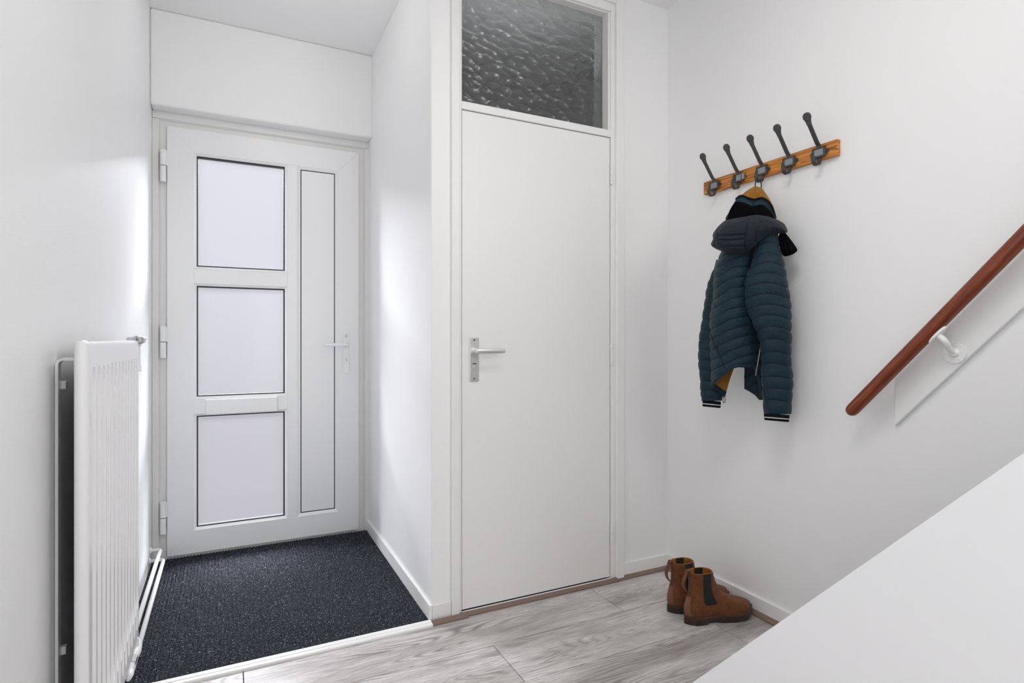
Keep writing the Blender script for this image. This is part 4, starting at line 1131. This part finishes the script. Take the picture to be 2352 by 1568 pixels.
def boot(loc, rz, mirror, label):
    t = thing('chelsea_boot', loc, label, 'boot', 'brown suede chelsea boots by the wall')
    rot = Matrix.Rotation(rz, 4, 'Z'); L0 = Vector(loc)
    def W(x, y, z): return L0 + rot @ Vector((x, y * mirror, z))
    zk = [0.026, 0.040, 0.055, 0.068, 0.078, 0.086, 0.094, 0.104, 0.118, 0.140, 0.170, 0.198]
    back = catmull(zk, [0.010, 0.004, 0.003, 0.005, 0.009, 0.012, 0.015, 0.018, 0.021, 0.023, 0.023, 0.021])
    frnt = catmull(zk, [0.294, 0.298, 0.291, 0.272, 0.240, 0.210, 0.190, 0.172, 0.156, 0.141, 0.127, 0.119])
    wid = catmull(zk, [0.044, 0.046, 0.046, 0.0445, 0.0425, 0.040, 0.038, 0.036, 0.0345, 0.0335, 0.0335, 0.034])
    foot = catmull([0, 0.06, 0.25, 0.42, 0.6, 0.70, 0.80, 0.90, 0.96, 1.0], [0.50, 0.68, 0.75, 0.77, 0.94, 1.0, 0.95, 0.78, 0.62, 0.50])
    def low(z): return max(0.0, min(1.0, (0.105 - z) / 0.07))
    def halfw(x, z):
        b, f = back(z), frnt(z)
        s = (x - b) / (f - b)
        if s <= 0 or s >= 1: return 0.0
        e = 2 * s - 1
        ell = (1 - abs(e) ** 2.6) ** (1 / 2.2)
        # foot plan, with rounded ends
        fl = foot(s) * (min(1, s / 0.13) ** 0.5 if s < 0.13 else 1) * (max(0, (1 - s) / 0.13) ** 0.5 if s > 0.87 else 1)
        k = low(z)
        return wid(z) * (ell * (1 - k) + fl * 1.02 * k)
    def curve_y(x, z): return 0.006 * math.sin(min(1, max(0, x / 0.30)) * PI) * low(z)
    def ring(z, n=36, inset=0.0):
        b, f = back(z), frnt(z)
        xs = [b + (f - b) * (0.5 - 0.5 * math.cos(PI * k / n)) for k in range(n + 1)]
        top = [(x, halfw(x, z)) for x in xs]
        loop = [(x, h) for x, h in top] + [(x, -h) for x, h in top[-2:0:-1]]
        cx = (b + f) / 2
        out = []
        for x, y in loop:
            if inset:
                v = Vector((x - cx, y, 0)); v = v * (1 - inset / max(0.02, v.length)); x, y = cx + v.x, v.y
            out.append((x, y + curve_y(x, z), z))
        return out
    zl = []
    for a, b, n in ((0.026, 0.055, 5), (0.055, 0.078, 9), (0.078, 0.104, 8), (0.104, 0.198, 16)):
        zl += [a + (b - a) * k / n for k in range(n)]
    zl.append(0.198)
    dip = lambda x, z: -0.010 * (max(0.0, (z - 0.15) / 0.048) ** 2) * math.exp(-((x - 0.078) / 0.022) ** 2) * 0.0
    outer = [[W(x, y, z) for x, y, z in ring(z)] for z in zl]
    inner = [[W(x, y, z) for x, y, z in ring(z, inset=0.0032)] for z in reversed(zl) if z > 0.095]
    bm = bmesh.new()
    vr = loft(bm, outer, True, True, False)
    up = obj('upper', bm, M_SUEDE, t, smooth=True)
    bm = bmesh.new()
    rim = [[a * 0.5 + b * 0.5 + Vector((0, 0, 0.0012)) for a, b in zip(outer[-1], inner[0])]]
    loft(bm, [outer[-1]] + rim + inner, True, False, True)
    ln = obj('lining', bm, M_TAN, t, smooth=True); ln['label'] = 'tan leather lining'
    # elastic gussets, both sides
    for s in (-1, 1):
        bm = bmesh.new(); grid = []
        zz = [0.079 + (0.1975 - 0.079) * k / 26 for k in range(27)]
        for z in zz:
            u = (z - 0.079) / (0.1975 - 0.079)
            xa = 0.066 - 0.004 * u + 0.008 * max(0, 0.25 - u) ; xb = 0.100 + 0.024 * max(0, 1 - u * 2.2) ** 1.3 - 0.002 * u
            if u < 0.06: xa, xb = xa + 0.010 * (0.06 - u) / 0.06, xb - 0.004 * (0.06 - u) / 0.06
            row = []
            for k in range(13):
                x = xa + (xb - xa) * k / 12
                y = (halfw(x, z) + 0.0013 + (0.0003 if k % 2 else 0)) * s + curve_y(x, z)
                row.append(bm.verts.new(W(x, y, z)))
            grid.append(row)
        for a, b in zip(grid, grid[1:]):
            for k in range(12): bm.faces.new((a[k], a[k + 1], b[k + 1], b[k]))
        g = obj('elastic_gusset', bm, M_ELASTIC, t, smooth=True)
        md = g.modifiers.new('solid', 'SOLIDIFY'); md.thickness = 0.0022; md.offset = 0
        g['label'] = 'black elastic side gusset'
        # inner face of the elastic seen down the shaft
        bm = bmesh.new(); grid = []
        for z in zz[12:]:
            u = (z - 0.079) / (0.1975 - 0.079)
            grid.append([bm.verts.new(W(0.062 + 0.036 * k / 8, (halfw(0.062 + 0.036 * k / 8, z) - 0.0042) * s, z)) for k in range(9)])
        for a, b in zip(grid, grid[1:]):
            for k in range(8): bm.faces.new((a[k], a[k + 1], b[k + 1], b[k]))
        obj('elastic_inside', bm, M_ELASTIC, ln, smooth=True)
    # heel counter strip and back seam strip
    bm = bmesh.new(); grid = []
    for k in range(22):
        z = 0.030 + (0.105 - 0.030) * k / 21
        wmax = 0.022 - 0.006 * k / 21
        row = []
        for q in range(17):
            y = wmax * (q - 8) / 8
            lo, hi = back(z), back(z) + 0.05
            for _ in range(24):
                mid = (lo + hi) / 2
                if halfw(mid, z) < abs(y): lo = mid
                else: hi = mid
            row.append(bm.verts.new(W(hi - 0.0014, y, z)))
        grid.append(row)
    for a, b in zip(grid, grid[1:]):
        for k in range(16): bm.faces.new((a[k], a[k + 1], b[k + 1], b[k]))
    hs = obj('heel_strip', bm, M_HEELSTRIP, t, smooth=True)
    md = hs.modifiers.new('solid', 'SOLIDIFY'); md.thickness = 0.002; md.offset = 0
    hs['label'] = 'paler leather heel strip'
    # pull tab: looped strap at the back of the shaft
    bm = bmesh.new()
    pp = [(0.017, 0.118), (0.010, 0.124), (0.002, 0.134), (-0.004, 0.148), (-0.005, 0.162), (0.000, 0.174), (0.006, 0.184), (0.008, 0.196), (0.013, 0.205), (0.019, 0.206), (0.022, 0.198)]
    strap(bm, fillet([tuple(W(x, 0, z)) for x, z in pp], 0.006, 3), tuple(rot @ Vector((0, 1, 0))), 0.019, 0.003)
    obj('pull_tab', bm, M_SUEDE, t, 0.0008, smooth=False)
    # welt, outsole and stacked heel
    def plan(grow, n=44):
        z = 0.036
        b, f = back(z) - grow, frnt(z) + grow
        top = []
        for k in range(n + 1):
            x = b + (f - b) * (0.5 - 0.5 * math.cos(PI * k / n))
            s = (x - b) / (f - b)
            fl = foot(s) * (min(1, s / 0.13) ** 0.5 if s < 0.13 else 1) * (max(0, (1 - s) / 0.13) ** 0.5 if s > 0.87 else 1)
            top.append((x, (wid(z) + grow) * fl * 1.02))
        return [(x, h + curve_y(x, z)) for x, h in top] + [(x, -h + curve_y(x, z)) for x, h in top[-2:0:-1]]
    spring = lambda x: 0.014 * max(0.0, (x - 0.20) / 0.10) ** 1.8
    bm = bmesh.new(); P1 = plan(0.005); P2 = plan(0.004)
    loft(bm, [[W(x, y, 0.0215 + spring(x)) for x, y in P2], [W(x, y, 0.0225 + spring(x)) for x, y in P1], [W(x, y, 0.0265 + spring(x)) for x, y in P1], [W(x, y, 0.0285 + spring(x)) for x, y in P2]])
    obj('welt', bm, M_WELT, t, smooth=True, angle=50)
    bm = bmesh.new()
    def zb(x):
        if x < 0.085: return 0.010
        if x < 0.15: return 0.010 * (1 - (x - 0.085) / 0.065) ** 1 + 0.004 * math.sin((x - 0.085) / 0.065 * PI)
        return spring(x)
    loft(bm, [[W(x, y * 0.97, zb(x)) for x, y in P2], [W(x, y, zb(x) + 0.002) for x, y in P1], [W(x, y, 0.0218 + spring(x)) for x, y in P1], [W(x, y * 0.99, 0.022 + spring(x)) for x, y in P2]])
    obj('outsole', bm, M_SOLE, t, smooth=True, angle=50)
    bm = bmesh.new()
    half = [p for p in P1[:45] if p[0] < 0.084] ; low_ = [p for p in P1[45:] if p[0] < 0.084]
    hp = half + [(0.084, half[-1][1]), (0.084, low_[0][1])] + low_
    loft(bm, [[W(x * 0.985 + 0.001, y * 0.97, 0.0002) for x, y in hp], [W(x, y, 0.002) for x, y in hp], [W(x, y, 0.0105) for x, y in hp]])
    obj('heel', bm, M_SOLE, t, smooth=True, angle=50)

boot((1.600, 1.706, 0.0), math.radians(-12.5), 1, 'brown suede chelsea boot nearer the viewer, side fully visible')
boot((1.607, 1.810, 0.0), math.radians(-7.5), -1, 'brown suede chelsea boot standing behind the other one, toe half hidden')

for o in bpy.data.objects:
    if '_base' in o: del o['_base']
